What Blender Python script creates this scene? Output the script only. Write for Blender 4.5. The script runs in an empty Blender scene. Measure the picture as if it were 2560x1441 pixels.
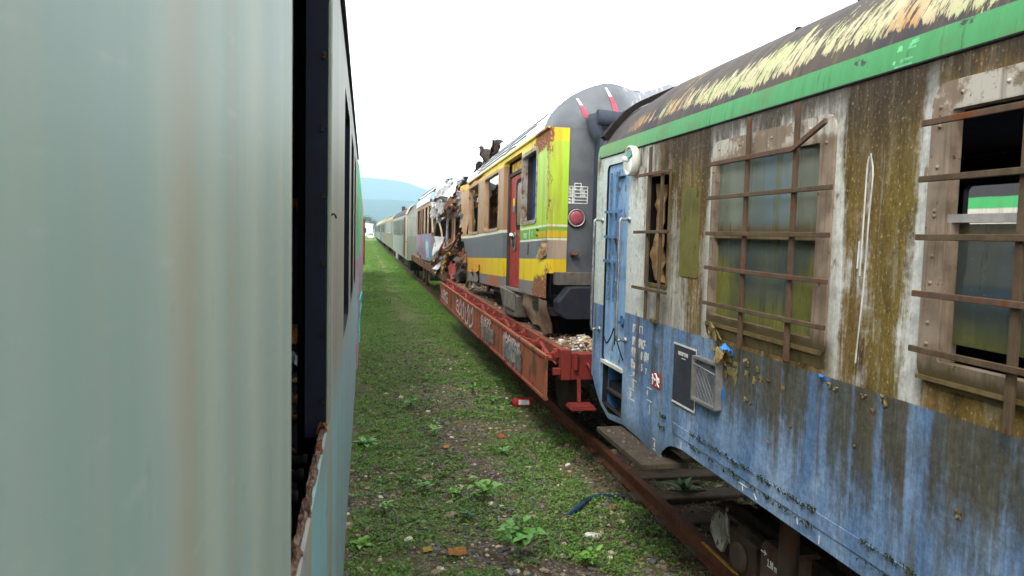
import bpy, bmesh, math, random
import numpy as np
from mathutils import Vector, Matrix, noise as mnoise

rnd = random.Random(11)
sc = bpy.context.scene
COL = sc.collection

# ------------------------------------------------------------------ camera, sky, sun, exposure
CAM_H = 2.5
def _n(v):
    v = np.array(v, float); return v / np.linalg.norm(v)
_f = 1900.0
_d = _n((913 - 1280, 573 - 720, _f))
_dn = np.array([-0.0239, 1, 0.0]); _dn[2] = -(_dn[0]*_d[0] + _dn[1]*_d[1]) / _d[2]; _dn = _n(_dn)
_r = np.cross(_dn, _d)
_R = np.stack([_r, _d, -_dn])            # rows: world axes in camera space (x right, y down, z forward)
cd = bpy.data.cameras.new('camera'); cam = bpy.data.objects.new('camera', cd); COL.objects.link(cam)
M = Matrix.Identity(4)
for i in range(3):
    M[i][0] = _R[i, 0]; M[i][1] = -_R[i, 1]; M[i][2] = -_R[i, 2]
M[0][3], M[1][3], M[2][3] = 0, 0, CAM_H
cam.matrix_world = M
cd.sensor_width = 36; cd.lens = _f / 2560 * 36
cd.clip_start = 0.02; cd.clip_end = 40000
cd.dof.use_dof = True; cd.dof.focus_distance = 5.5; cd.dof.aperture_fstop = 8.5
sc.camera = cam

SUN_EL, SUN_ROT = math.radians(52), math.radians(215)
world = bpy.data.worlds.new('World'); sc.world = world; world.use_nodes = True
wn = world.node_tree; wn.nodes.clear()
wo = wn.nodes.new('ShaderNodeOutputWorld'); wb = wn.nodes.new('ShaderNodeBackground')
sky = wn.nodes.new('ShaderNodeTexSky'); sky.sky_type = 'NISHITA'; sky.sun_disc = False
sky.sun_elevation = SUN_EL; sky.sun_rotation = SUN_ROT; sky.dust_density = 3.0
tc = wn.nodes.new('ShaderNodeTexCoord'); nz = wn.nodes.new('ShaderNodeTexNoise'); nz.inputs['Scale'].default_value = 1.6; nz.inputs['Detail'].default_value = 4
cr = wn.nodes.new('ShaderNodeValToRGB'); cr.color_ramp.elements[0].position = .3; cr.color_ramp.elements[1].position = .75
cr.color_ramp.elements[0].color = (18, 17.8, 17.4, 1); cr.color_ramp.elements[1].color = (23, 22.7, 22.2, 1)
mx = wn.nodes.new('ShaderNodeMix'); mx.data_type = 'RGBA'; mx.inputs[0].default_value = .88
wn.links.new(tc.outputs['Generated'], nz.inputs['Vector']); wn.links.new(nz.outputs['Fac'], cr.inputs[0])
wn.links.new(sky.outputs[0], mx.inputs[6]); wn.links.new(cr.outputs[0], mx.inputs[7])
sx = wn.nodes.new('ShaderNodeSeparateXYZ'); hr = wn.nodes.new('ShaderNodeMapRange'); hr.interpolation_type = 'SMOOTHSTEP'     # overcast: brighter cloud low over the horizon
hr.inputs[1].default_value = .08; hr.inputs[2].default_value = .26; hr.inputs[3].default_value = 4.5; hr.inputs[4].default_value = 1.1
vm = wn.nodes.new('ShaderNodeVectorMath'); vm.operation = 'SCALE'
wn.links.new(tc.outputs['Generated'], sx.inputs[0]); wn.links.new(sx.outputs[2], hr.inputs[0]); wn.links.new(mx.outputs[2], vm.inputs[0]); wn.links.new(hr.outputs[0], vm.inputs['Scale'])
wn.links.new(vm.outputs[0], wb.inputs[0]); wn.links.new(wb.outputs[0], wo.inputs[0])
wb.inputs[1].default_value = 0.075
sl = bpy.data.lights.new('sun', 'SUN'); sl.energy = 1.5; sl.angle = math.radians(14); sl.color = (1, .96, .9)
sun = bpy.data.objects.new('sun', sl); COL.objects.link(sun)
# light travels from the left rear, high, toward +X / +Y
_sd = Vector((math.sin(SUN_ROT)*math.cos(SUN_EL), math.cos(SUN_ROT)*math.cos(SUN_EL), math.sin(SUN_EL)))
sun.rotation_euler = _sd.to_track_quat('Z', 'Y').to_euler(); sun.location = (-5, -5, 30)
sc.view_settings.view_transform = 'Standard'; sc.view_settings.look = 'None'
sc.view_settings.exposure = 0.8; sc.view_settings.gamma = 1.0
sc.render.engine = 'CYCLES'
cy = sc.cycles
cy.max_bounces = 6; cy.diffuse_bounces = 3; cy.glossy_bounces = 3; cy.transmission_bounces = 3; cy.transparent_max_bounces = 12; cy.volume_bounces = 0
cy.use_denoising = True
cy.caustics_reflective = False; cy.caustics_refractive = False

# ------------------------------------------------------------------ shader helpers
class NT:
    def __init__(s, name):
        s.mat = bpy.data.materials.new(name); s.mat.use_nodes = True
        s.t = s.mat.node_tree; s.t.nodes.clear()
        s.out = s.t.nodes.new('ShaderNodeOutputMaterial')
        g = s.t.nodes.new('ShaderNodeNewGeometry'); s.pos = g.outputs['Position']
        sp = s.t.nodes.new('ShaderNodeSeparateXYZ'); s.lk(s.pos, sp.inputs[0])
        s.x, s.y, s.z = sp.outputs
    def lk(s, a, b): s.t.links.new(a, b)
    def put(s, v, inp):
        if isinstance(v, bpy.types.NodeSocket): s.lk(v, inp)
        elif isinstance(v, (tuple, list)):
            inp.default_value = tuple(v) + ((1,) if len(v) == 3 and len(inp.default_value) == 4 else ())
        else: inp.default_value = v
    def m(s, op, a, b=0.0, c=None):
        n = s.t.nodes.new('ShaderNodeMath'); n.operation = op
        s.put(a, n.inputs[0]); s.put(b, n.inputs[1])
        if c is not None: s.put(c, n.inputs[2])
        return n.outputs[0]
    def ss(s, v, lo, hi, a=0.0, b=1.0):
        n = s.t.nodes.new('ShaderNodeMapRange'); n.interpolation_type = 'SMOOTHSTEP'
        s.put(v, n.inputs[0]); s.put(lo, n.inputs[1]); s.put(hi, n.inputs[2]); s.put(a, n.inputs[3]); s.put(b, n.inputs[4])
        return n.outputs[0]
    def vec(s, x, y, z):
        n = s.t.nodes.new('ShaderNodeCombineXYZ'); s.put(x, n.inputs[0]); s.put(y, n.inputs[1]); s.put(z, n.inputs[2]); return n.outputs[0]
    def sv(s, sx, sy, sz, off=0.0):
        n = s.t.nodes.new('ShaderNodeMapping'); s.lk(s.pos, n.inputs[0]); n.inputs[3].default_value = (sx, sy, sz); n.inputs[1].default_value = (off, off*1.7, off*.6)
        return n.outputs[0]
    def noise(s, v, scale=1.0, detail=4.0, rough=.55, dist=0.0):
        n = s.t.nodes.new('ShaderNodeTexNoise'); s.put(v, n.inputs['Vector']); n.inputs['Scale'].default_value = scale
        n.inputs['Detail'].default_value = detail; n.inputs['Roughness'].default_value = rough; n.inputs['Distortion'].default_value = dist
        return n.outputs['Fac']
    def voro(s, v, scale, feature='F1', out='Distance'):
        n = s.t.nodes.new('ShaderNodeTexVoronoi'); n.feature = feature; s.put(v, n.inputs['Vector']); n.inputs['Scale'].default_value = scale
        return n.outputs[out]
    def ramp(s, fac, stops, interp='LINEAR'):
        if len(stops) > 32:
            k = len(stops)//2
            return s.mix(s.m('GREATER_THAN', fac, stops[k][0]), s.ramp(fac, stops[:k+1], interp), s.ramp(fac, stops[k:], interp))
        n = s.t.nodes.new('ShaderNodeValToRGB'); e = n.color_ramp; e.interpolation = interp
        while len(e.elements) < len(stops): e.elements.new(.5)
        for el, (p, c) in zip(e.elements, stops):
            el.position = p
        for el, (p, c) in zip(e.elements, stops):
            el.color = (c, c, c, 1) if not isinstance(c, (tuple, list)) else tuple(c) + (1,)
        s.put(fac, n.inputs[0]); return n.outputs[0]
    def mix(s, fac, a, b, mode='MIX'):
        n = s.t.nodes.new('ShaderNodeMix'); n.data_type = 'RGBA'; n.blend_type = mode
        s.put(fac, n.inputs[0]); s.put(a, n.inputs[6]); s.put(b, n.inputs[7]); return n.outputs[2]
    def attr(s, name):
        n = s.t.nodes.new('ShaderNodeAttribute'); n.attribute_name = name; return n.outputs['Color']
    def bump(s, h, strength=.3, dist=.01):
        n = s.t.nodes.new('ShaderNodeBump'); s.put(h, n.inputs['Height']); n.inputs['Strength'].default_value = strength; n.inputs['Distance'].default_value = dist
        return n.outputs[0]
    def done(s, col, rough=.6, metal=0.0, spec=.4, normal=None, alpha=None, trans=None, ss=None):
        b = s.t.nodes.new('ShaderNodeBsdfPrincipled')
        s.put(col, b.inputs['Base Color']); s.put(rough, b.inputs['Roughness']); s.put(metal, b.inputs['Metallic'])
        s.put(spec, b.inputs['Specular IOR Level'])
        if normal is not None: s.lk(normal, b.inputs['Normal'])
        if alpha is not None: s.put(alpha, b.inputs['Alpha'])
        if trans is not None: s.put(trans, b.inputs['Transmission Weight'])
        s.lk(b.outputs[0], s.out.inputs[0]); s.b = b
        return s.mat

def worn(name, col, col2=None, rough=.6, metal=0, rust=.25, scale=3.0, rustcol=(.16, .06, .025), bump=.25, streak=True, spec=.2):
    """painted or bare surface with uneven tone, run-down streaks and scattered rust"""
    t = NT(name); c2 = col2 or tuple(c*.6 for c in col)
    a = t.noise(t.sv(scale, scale, scale), 1, 6, .6)
    st = t.noise(t.sv(scale*5, scale*5, scale*.5), 1, 5, .6)
    f = t.m('ADD', t.m('MULTIPLY', a, .6), t.m('MULTIPLY', st, .4 if streak else 0.0))
    c = t.mix(t.ss(f, .35, .62), c2, col)
    r = t.noise(t.sv(scale*2.3, scale*2.3, scale*1.4, 7.7), 1, 8, .68)
    c = t.mix(t.ss(r, .66-rust*.45, .72-rust*.3), c, t.mix(t.noise(t.sv(30, 30, 30), 1, 3), rustcol, tuple(x*.4 for x in rustcol)))
    h = t.noise(t.sv(scale*14, scale*14, scale*14), 1, 4)
    return t.done(c, t.ss(r, .4, .7, rough, min(1, rough+.25)), metal, spec, t.bump(h, bump, .006))

def plain(name, col, rough=.6, metal=0, spec=.2, var=.25, scale=8):
    t = NT(name); a = t.noise(t.sv(scale, scale, scale), 1, 5, .6)
    c = t.mix(t.ss(a, .3, .7), tuple(x*(1-var) for x in col), tuple(min(1, x*(1+var)) for x in col))
    return t.done(c, rough, metal, spec)

# ------------------------------------------------------------------ mesh helpers
class MB:
    def __init__(s): s.v = []; s.f = []; s.mi = []; s.sm = []
    def add(s, verts, faces, mi=0, smooth=False):
        o = len(s.v); s.v += [tuple(map(float, p)) for p in verts]
        for f in faces: s.f.append(tuple(o+i for i in f)); s.mi.append(mi); s.sm.append(smooth)
        return s
    def box(s, x0, x1, y0, y1, z0, z1, mi=0):
        p = [(x, y, z) for x in (x0, x1) for y in (y0, y1) for z in (z0, z1)]
        return s.add(p, [(0,1,3,2), (4,6,7,5), (0,4,5,1), (2,3,7,6), (0,2,6,4), (1,5,7,3)], mi)
    def bar(s, p0, p1, w, h, up=(0, 0, 1), mi=0):
        """rectangular bar from p0 to p1; w across, h along up"""
        p0 = Vector(p0); p1 = Vector(p1); d = (p1-p0).normalized(); u = Vector(up); sd = d.cross(u)
        if sd.length < 1e-4: sd = d.cross(Vector((1, 0, 0)))
        sd.normalize(); u = sd.cross(d).normalized()
        q = [p + sd*a*w/2 + u*b*h/2 for p in (p0, p1) for a, b in ((-1,-1), (1,-1), (1,1), (-1,1))]
        return s.add(q, [(0,3,2,1), (4,5,6,7), (0,1,5,4), (1,2,6,5), (2,3,7,6), (3,0,4,7)], mi)
    def tube(s, pts, r, n=8, mi=0, cap=True, closed=False):
        pts = [Vector(p) for p in pts]; rings = []; prev = None; L = len(pts)
        for i, p in enumerate(pts):
            a = pts[i-1] if (i > 0 or closed) else p; b = pts[(i+1) % L] if (i < L-1 or closed) else p
            d = (b-a).normalized(); ref = prev if prev is not None else (Vector((0,0,1)) if abs(d.z) < .9 else Vector((1,0,0)))
            u = ref - d*ref.dot(d)
            if u.length < 1e-5: u = d.orthogonal()
            u.normalize(); prev = u; w = d.cross(u); rr = r[i] if isinstance(r, (list, tuple)) else r
            rings.append([p + (u*math.cos(2*math.pi*k/n) + w*math.sin(2*math.pi*k/n))*rr for k in range(n)])
        vs = [q for g in rings for q in g]; fs = []
        for i in range(L if closed else L-1):
            j = (i+1) % L
            for k in range(n): k2 = (k+1) % n; fs.append((i*n+k, i*n+k2, j*n+k2, j*n+k))
        s.add(vs, fs, mi, True)
        if cap and not closed:
            s.add(rings[0], [tuple(range(n-1, -1, -1))], mi); s.add(rings[-1], [tuple(range(n))], mi)
        return s
    def lathe(s, c, axis, prof, n=24, mi=0):
        """prof: (distance along axis, radius)"""
        c = Vector(c); ax = Vector(axis).normalized(); u = ax.orthogonal().normalized(); w = ax.cross(u)
        vs = [c + ax*h + (u*math.cos(2*math.pi*k/n) + w*math.sin(2*math.pi*k/n))*r for h, r in prof for k in range(n)]; fs = []
        for i in range(len(prof)-1):
            for k in range(n): k2 = (k+1) % n; fs.append((i*n+k, i*n+k2, (i+1)*n+k2, (i+1)*n+k))
        s.add(vs, fs, mi, True)
        if prof[0][1] > 1e-4: s.add(vs[:n], [tuple(range(n-1, -1, -1))], mi)
        if prof[-1][1] > 1e-4: s.add(vs[-n:], [tuple(range(n))], mi)
        return s
    def grid(s, fn, us, vs, mi=0, smooth=True, skip=None, flip=False):
        P = [fn(u, v) for u in us for v in vs]; nv = len(vs); fs = []
        for i in range(len(us)-1):
            for j in range(nv-1):
                if skip and skip((us[i]+us[i+1])/2, (vs[j]+vs[j+1])/2): continue
                q = (i*nv+j, (i+1)*nv+j, (i+1)*nv+j+1, i*nv+j+1); fs.append(q[::-1] if flip else q)
        return s.add(P, fs, mi, smooth)
    def prism(s, pts, d, mi=0):
        """closed polygon pts (3-D, planar) pushed by vector d"""
        d = Vector(d); a = [Vector(p) for p in pts]; b = [p+d for p in a]; n = len(a)
        s.add(a+b, [tuple(range(n)), tuple(range(2*n-1, n-1, -1))] + [(i, i+n, (i+1) % n + n, (i+1) % n) for i in range(n)], mi)
        return s
    def sheet(s, p0, u, v, nu, nv, amp=.05, seed=0, jag=.0, mi=0, freq=2.0, thick=.006):
        """crumpled sheet of metal with ragged rim and real thickness"""
        p0, u, v = Vector(p0), Vector(u), Vector(v); nn = u.cross(v).normalized(); off = Vector((seed*3.1, seed*1.7, seed*.9))
        def fn(a, b, t):
            p = p0 + u*a + v*b
            k = mnoise.noise_vector(p*freq+off)
            e = min(a, 1-a, b, 1-b)
            if e < .02 and jag: p += Vector(mnoise.noise_vector(p*9+off))*jag
            kk = abs(mnoise.noise(p*freq*2.3+off))
            return p + nn*(k.x*amp + kk*amp*.8 + t) + u.normalized()*k.y*amp*.4 + v.normalized()*k.z*amp*.4
        us = [i/nu for i in range(nu+1)]; vs = [i/nv for i in range(nv+1)]
        s.grid(lambda a, b: fn(a, b, 0), us, vs, mi, False); s.grid(lambda a, b: fn(a, b, -thick), us, vs, mi, False, flip=True)
        return s
    def build(s, name, mats, parent=None, bevel=0, origin=None):
        me = bpy.data.meshes.new(name); o = bpy.data.objects.new(name, me); COL.objects.link(o)
        b = Vector(parent_loc(parent)) if parent else Vector(origin or (0, 0, 0))
        me.from_pydata([(x-b.x, y-b.y, z-b.z) for x, y, z in s.v], [], s.f)
        for m_ in (mats if isinstance(mats, (list, tuple)) else [mats]): me.materials.append(m_)
        me.polygons.foreach_set('material_index', s.mi); me.polygons.foreach_set('use_smooth', s.sm)
        if bevel:
            bm = bmesh.new(); bm.from_mesh(me); bmesh.ops.remove_doubles(bm, verts=bm.verts, dist=1e-5)
            bmesh.ops.bevel(bm, geom=[e for e in bm.edges if e.is_manifold and e.calc_face_angle(0) > .5], offset=bevel, segments=1, affect='EDGES', profile=.5)
            bm.to_mesh(me); bm.free()
        me.update(); me.validate()
        if parent: o.parent = parent
        else: o.location = b
        return o

def parent_loc(p):
    v = Vector((0, 0, 0))
    while p is not None: v += p.location; p = p.parent
    return v
def thing(name, label, cat, loc=(0, 0, 0), group=None):
    o = bpy.data.objects.new(name, None); COL.objects.link(o); o.location = loc; o.empty_display_size = .2
    o['label'] = label; o['category'] = cat
    if group: o['group'] = group
    return o
def tag(o, label=None, cat=None, group=None, kind=None):
    if label: o['label'] = label
    if cat: o['category'] = cat
    if group: o['group'] = group
    if kind: o['kind'] = kind
    return o
def rrect(y0, y1, z0, z1, r, n=4):
    """rounded rectangle outline (y,z), counter-clockwise; corner arcs of n steps"""
    if r <= 0: return [(y0, z0), (y1, z0), (y1, z1), (y0, z1)]
    out = []
    for cy_, cz_, a0 in ((y1-r, z0+r, -90), (y1-r, z1-r, 0), (y0+r, z1-r, 90), (y0+r, z0+r, 180)):
        for k in range(n+1):
            a = math.radians(a0 + 90*k/n); out.append((cy_+r*math.cos(a), cz_+r*math.sin(a)))
    return out
def frange(a, b, step):
    n = max(1, int(round(abs(b-a)/step))); return [a+(b-a)*i/n for i in range(n+1)]
def holed_wall(mb, P, ys, zs, holes, t=.05, mi=0, mi_in=None, smooth=True, inner=True):
    """P(y,z,depth)->xyz ; holes (y0,y1,z0,z1,r). Outer skin, reveals and (inner) a second skin at depth t."""
    mi_in = mi if mi_in is None else mi_in
    Y = sorted(set([round(a, 5) for a in ys] + [round(a, 5) for h in holes for a in h[:2]]))
    Z = sorted(set([round(a, 5) for a in zs] + [round(a, 5) for h in holes for a in h[2:4]]))
    sk = lambda y, z: any(h[0] < y < h[1] and h[2] < z < h[3] for h in holes)
    mb.grid(lambda y, z: P(y, z, 0), Y, Z, mi, smooth, sk)
    if inner: mb.grid(lambda y, z: P(y, z, t), Y, Z, mi_in, smooth, sk, flip=True)
    for h in holes:
        y0, y1, z0, z1, r = h
        o = rrect(*h)
        n = len(o); q = [P(a, b, 0) for a, b in o] + [P(a, b, t) for a, b in o]
        mb.add(q, [(i, (i+1) % n, (i+1) % n+n, i+n) for i in range(n)], mi_in)
        if r > 0:
            k = n//4
            for c, (cy_, cz_) in enumerate(((y1, z0), (y1, z1), (y0, z1), (y0, z0))):
                arc = o[c*k:(c+1)*k]
                for d_, m_ in ((0, mi), (t, mi_in)):
                    if d_ and not inner: continue
                    mb.add([P(cy_, cz_, d_)] + [P(a, b, d_) for a, b in arc], [(0, i+2, i+1) for i in range(len(arc)-1)], m_)
def text(s_, size, org, mat, parent, name='lettering', right=(0, -1, 0), up=(0, 0, 1), sx=.8, bold=.0, depth=.001, align='LEFT'):
    cu = bpy.data.curves.new(name, 'FONT'); cu.body = s_; cu.size = size; cu.extrude = depth; cu.align_x = align; cu.offset = bold
    cu.resolution_u = 3
    o = bpy.data.objects.new(name, cu); COL.objects.link(o)
    bpy.context.view_layer.update()
    me = bpy.data.meshes.new_from_object(o.evaluated_get(bpy.context.evaluated_depsgraph_get()))
    bpy.data.objects.remove(o); bpy.data.curves.remove(cu)
    R_, U_ = Vector(right), Vector(up); N_ = R_.cross(U_); b = parent_loc(parent); O_ = Vector(org)-b
    for v in me.vertices: v.co = O_ + R_*v.co.x*sx + U_*v.co.y + N_*v.co.z
    me.materials.clear(); me.materials.append(mat); me.name = name
    ob = bpy.data.objects.new(name, me); COL.objects.link(ob); ob.parent = parent
    return ob
def ribbon(mb, pts, w, nrm=(-1, 0, 0), t=.0015, mi=0):
    """flat painted stroke: pts in 3-D on a surface with normal nrm, w half width (or list)"""
    N_ = Vector(nrm); P = [Vector(p) for p in pts]; q = []
    for i, p in enumerate(P):
        d = (P[min(i+1, len(P)-1)]-P[max(i-1, 0)]).normalized(); sd = d.cross(N_).normalized(); ww = w[i] if isinstance(w, (list, tuple)) else w
        q += [p-sd*ww+N_*t, p+sd*ww+N_*t]
    mb.add(q, [(2*i, 2*i+1, 2*i+3, 2*i+2) for i in range(len(P)-1)], mi); return mb
def copy_tree(o, off=(0, 0, 0), parent=None):
    c = o.copy(); COL.objects.link(c)
    if parent is not None: c.parent = parent
    else: c.location = o.location + Vector(off)
    for ch in list(o.children): copy_tree(ch, off, c)
    return c
def smooth_curve(pts, n=6):
    P = [Vector(p) for p in pts]; out = []
    for i in range(len(P)-1):
        p0 = P[max(0, i-1)]; p1 = P[i]; p2 = P[i+1]; p3 = P[min(len(P)-1, i+2)]
        for k in range(n):
            t = k/n; out.append(.5*((2*p1)+(p2-p0)*t+(2*p0-5*p1+4*p2-p3)*t*t+(3*p1-p0-3*p2+p3)*t**3))
    return out + [P[-1]]

# ------------------------------------------------------------------ materials of the blue and white carriage
def mat_carbody():
    t = NT('weathered_blue_white_paint'); y, z = t.y, t.z
    tt = t.m('DIVIDE', t.m('SUBTRACT', y, 1.0), 6.5)          # 0..1 over y 1.0 .. 7.5
    R = lambda L: [((a-1.0)/6.5, b) for a, b in L]
    s1 = t.noise(t.sv(0, 7, .55), 1, 6, .6); s2 = t.noise(t.sv(0, 26, 1.6, 3), 1, 5, .65); s3 = t.noise(t.sv(0, 3.2, .5, 9), 1, 4)
    bl = t.noise(t.sv(3, 3, 3), 1, 7, .65); spk = t.noise(t.sv(70, 70, 45), 1, 3, .6); fine = t.noise(t.sv(24, 24, 24, 4), 1, 6, .7)
    wig = t.m('ADD', t.m('MULTIPLY', t.m('SUBTRACT', s1, .5), .75), t.m('ADD', t.m('MULTIPLY', t.m('SUBTRACT', s2, .5), .75), t.m('ADD', t.m('MULTIPLY', t.m('SUBTRACT', bl, .5), .6), t.m('MULTIPLY', t.m('SUBTRACT', fine, .5), .35))))
    mid = t.noise(t.sv(7, 7, 2.6, 13), 1, 6, .65); wig = t.m('ADD', wig, t.m('MULTIPLY', t.m('SUBTRACT', mid, .5), .7))
    # --- white upper side
    dens = t.ramp(tt, R([(1.0,.8),(2.3,.8),(2.53,.45),(2.555,.10),(2.585,.24),(2.63,.50),(2.70,.72),(2.74,.80),(2.80,.72),(2.86,.66),(2.90,.44),(2.94,.66),(3.02,.70),(3.07,.45),(3.09,.04),(3.16,.04),(4.38,.1),(4.43,.14),(4.50,.55),(4.6,.70),(4.75,.5),(4.86,.36),(5.0,.40),(5.06,.34),(5.5,.26),(5.9,.18),(6.5,.06),(7.2,.1)]))
    dens = t.m('ADD', dens, t.m('MULTIPLY', t.ss(z, 2.35, 2.95), .26)); dens = t.m('SUBTRACT', dens, .05)
    g = t.ss(t.m('ADD', dens, wig), .30, .62)
    toff = t.ramp(tt, R([(1.0,0),(2.5,0),(2.56,.12),(2.68,.24),(3.0,.26),(3.09,.03),(4.35,.03),(4.45,.10),(5,.08),(7.2,0)]))
    tden = t.ramp(tt, R([(1.0,1.0),(4.6,1.0),(5.2,.75),(5.7,.35),(6.2,.1),(7.2,.1)]))
    tg = t.m('MULTIPLY', t.ss(t.m('ADD', z, t.m('MULTIPLY', wig, .32)), t.m('SUBTRACT', 2.99, t.m('MULTIPLY', toff, 1.6)), t.m('ADD', 3.16, t.m('MULTIPLY', toff, .1))), tden)
    win = t.ramp(tt, R([(1.0,1.0),(2.50,1.0),(2.58,.0),(3.08,.25),(3.15,.9),(3.2,1.0),(4.34,1.0),(4.41,.1),(7.2,0.0)]))
    ug = t.m('MULTIPLY', t.ss(t.m('SUBTRACT', z, t.m('MULTIPLY', wig, .12)), 2.06, 1.97), win)
    white = t.mix(bl, (.68, .67, .63), (.46, .45, .40))
    white = t.mix(t.m('MULTIPLY', t.ss(s1, .48, .68), .6), white, (.30, .27, .20))
    white = t.mix(t.m('MULTIPLY', t.ss(s1, .30, .60, .25, .95), t.m('MULTIPLY', t.ss(y, 5.7, 5.2), t.ss(y, 4.38, 4.5))), white, (.25, .225, .175))
    white = t.mix(t.m('MULTIPLY', t.ss(y, 5.4, 6.2), .45), white, (.50, .60, .55))
    rustp = t.ss(t.noise(t.sv(9, 9, 5, 2), 1, 7, .7), .60, .66)
    white = t.mix(t.m('MULTIPLY', rustp, .8), white, (.20, .10, .045))
    brown = t.mix(t.ss(s1, .35, .65), (.225, .132, .042), (.075, .047, .017))
    brown = t.mix(t.ss(s3, .42, .62), brown, (.165, .115, .026))
    brown = t.mix(t.m('MULTIPLY', t.ss(s2, .55, .68), .7), brown, (.27, .235, .175))
    brown = t.mix(t.m('MULTIPLY', t.ss(mid, .50, .66), .8), brown, (.052, .036, .016)); brown = t.mix(t.m('MULTIPLY', t.ss(mid, .42, .32), .45), brown, (.30, .25, .17))
    brown = t.mix(t.m('MULTIPLY', t.ss(s3, .40, .28), .75), brown, (.060, .038, .015))
    brown = t.mix(t.m('MULTIPLY', t.ss(spk, .58, .70), .75), brown, (.42, .32, .18))
    brown = t.mix(t.m('MULTIPLY', t.ss(spk, .42, .32), .6), brown, (.05, .032, .012))
    dark = t.mix(t.m('ADD', t.ss(spk, .58, .72), t.m('MULTIPLY', t.ss(s2, .5, .66), .35)), (.044, .032, .023), (.20, .16, .115))
    up = t.mix(g, white, brown); up = t.mix(ug, up, brown); up = t.mix(t.m('MULTIPLY', tg, .93), up, dark)
    # --- blue lower side
    blue = t.mix(t.ss(s3, .35, .65), (.105, .190, .345), (.195, .290, .43))
    blue = t.mix(t.m('MULTIPLY', t.ss(t.noise(t.sv(0, 11, 1.1, 5), 1, 5, .6), .5, .68), .9), blue, (.125, .155, .185))
    blue = t.mix(t.m('MULTIPLY', t.ss(bl, .5, .75), .5), blue, (.055, .13, .30))
    blue = t.mix(t.m('MULTIPLY', t.ss(t.noise(t.sv(0, 2.2, 1.7, 31), 1, 5, .6), .46, .66), t.m('MULTIPLY', t.ss(z, 1.75, 1.35), .75)), blue, (.30, .41, .59))
    blue = t.mix(t.m('MULTIPLY', t.ss(t.noise(t.sv(0, 1.7, 1.3, 37), 1, 4, .6), .56, .68), .6), blue, (.10, .12, .14))
    ld = t.ramp(tt, R([(1.0,.75),(2.0,.5),(2.12,.62),(2.2,.8),(2.42,.82),(2.47,.45),(2.53,.1),(2.58,.35),(2.64,.85),(2.72,.7),(2.76,.3),(2.80,.62),(2.86,.85),(2.93,.5),(2.98,.8),(3.06,.78),(3.12,.3),(3.2,.55),(3.35,.72),(3.45,.85),(3.5,.5),(3.62,.72),(3.75,.6),(3.85,.85),(4.0,.85),(4.12,.6),(4.2,.25),(4.5,.3),(4.68,.5),(4.9,.1),(5.1,.42),(5.25,.5),(5.45,.3),(5.6,.42),(5.75,.12),(6.3,.05),(7.2,0.05)]))
    low = t.ramp(tt, R([(1.0,.3),(2.4,.38),(2.65,.34),(2.9,.32),(3.3,.40),(3.9,.38),(4.4,.42),(5.2,.3),(7.2,.3)]))     # how far up it has washed clean
    zz = t.m('ADD', z, t.m('MULTIPLY', wig, .75))
    lg = t.m('MULTIPLY', t.ss(t.m('ADD', ld, t.m('MULTIPLY', wig, .75)), .28, .66), t.ss(zz, t.m('ADD', low, .90), t.m('ADD', low, 1.30)))
    olive = t.mix(t.ss(s1, .35, .65), (.060, .048, .015), (.085, .070, .032)); olive = t.mix(t.m('MULTIPLY', t.ss(s2, .5, .66), .5), olive, (.10, .13, .15)); olive = t.mix(t.m('MULTIPLY', t.ss(spk, .64, .74), .6), olive, (.17, .18, .15))
    lo = t.mix(t.m('MULTIPLY', lg, .90), blue, olive)
    rs = t.m('MULTIPLY', t.ss(t.noise(t.sv(0, 5.3, .12, 21), 1, 5, .62), .60, .66), t.ss(z, 1.15, 1.5))
    lo = t.mix(t.m('MULTIPLY', rs, .7), lo, (.10, .055, .02))
    chip = t.ss(t.noise(t.sv(13, 13, 10, 8), 1, 7, .75), .675, .70)
    lo = t.mix(t.m('MULTIPLY', chip, .85), lo, t.mix(fine, (.30, .36, .42), (.06, .045, .03)))
    lo = t.mix(t.m('MULTIPLY', t.ss(z, 1.10, .93), .6), lo, (.07, .09, .07))
    hi = t.noise(t.sv(0, 75, 5, 41), 1, 5, .7); hv = t.ss(hi, .25, .75, .80, 1.20); hv = t.m('MULTIPLY', hv, t.ss(t.noise(t.sv(34, 34, 34, 6), 1, 4, .7), .3, .7, .78, 1.22))
    lo = t.mix(1.0, lo, t.vec(hv, hv, hv), 'MULTIPLY'); up = t.mix(.7, up, t.vec(hv, hv, hv), 'MULTIPLY')
    edge = t.m('ADD', 1.872, t.m('MULTIPLY', t.m('SUBTRACT', fine, .5), .006))
    c = t.mix(t.ss(z, t.m('SUBTRACT', edge, .003), t.m('ADD', edge, .003)), lo, up)
    h = t.m('ADD', t.m('MULTIPLY', spk, t.m('ADD', t.m('MULTIPLY', g, .8), .15)), t.m('MULTIPLY', t.m('ADD', chip, rustp), -.5))
    return t.done(c, t.ss(t.m('ADD', g, lg), 0, 1, .5, .85), 0, .16, t.bump(h, .45, .006))
def mat_stripe():
    t = NT('green_stripe_paint'); s = t.noise(t.sv(0, 14, 1.2), 1, 5, .6); s2 = t.noise(t.sv(0, 40, 3), 1, 5, .65); b = t.noise(t.sv(6, 6, 6), 1, 6)
    c = t.mix(s, (.040, .225, .070), (.095, .33, .13)); c = t.mix(t.m('MULTIPLY', t.ss(t.noise(t.sv(0, 3.5, 5, 7), 1, 6, .65), .5, .68), .6), c, (.11, .17, .07)); c = t.mix(t.m('MULTIPLY', t.ss(s2, .56, .70), .75), c, (.04, .12, .035))
    c = t.mix(t.m('MULTIPLY', t.ss(t.y, 4.8, 6.6), .55), c, (.16, .26, .09))
    c = t.mix(t.ss(b, .65, .68), c, (.05, .05, .05))
    return t.done(c, .55, 0, .18, t.bump(b, .2, .004))
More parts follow.
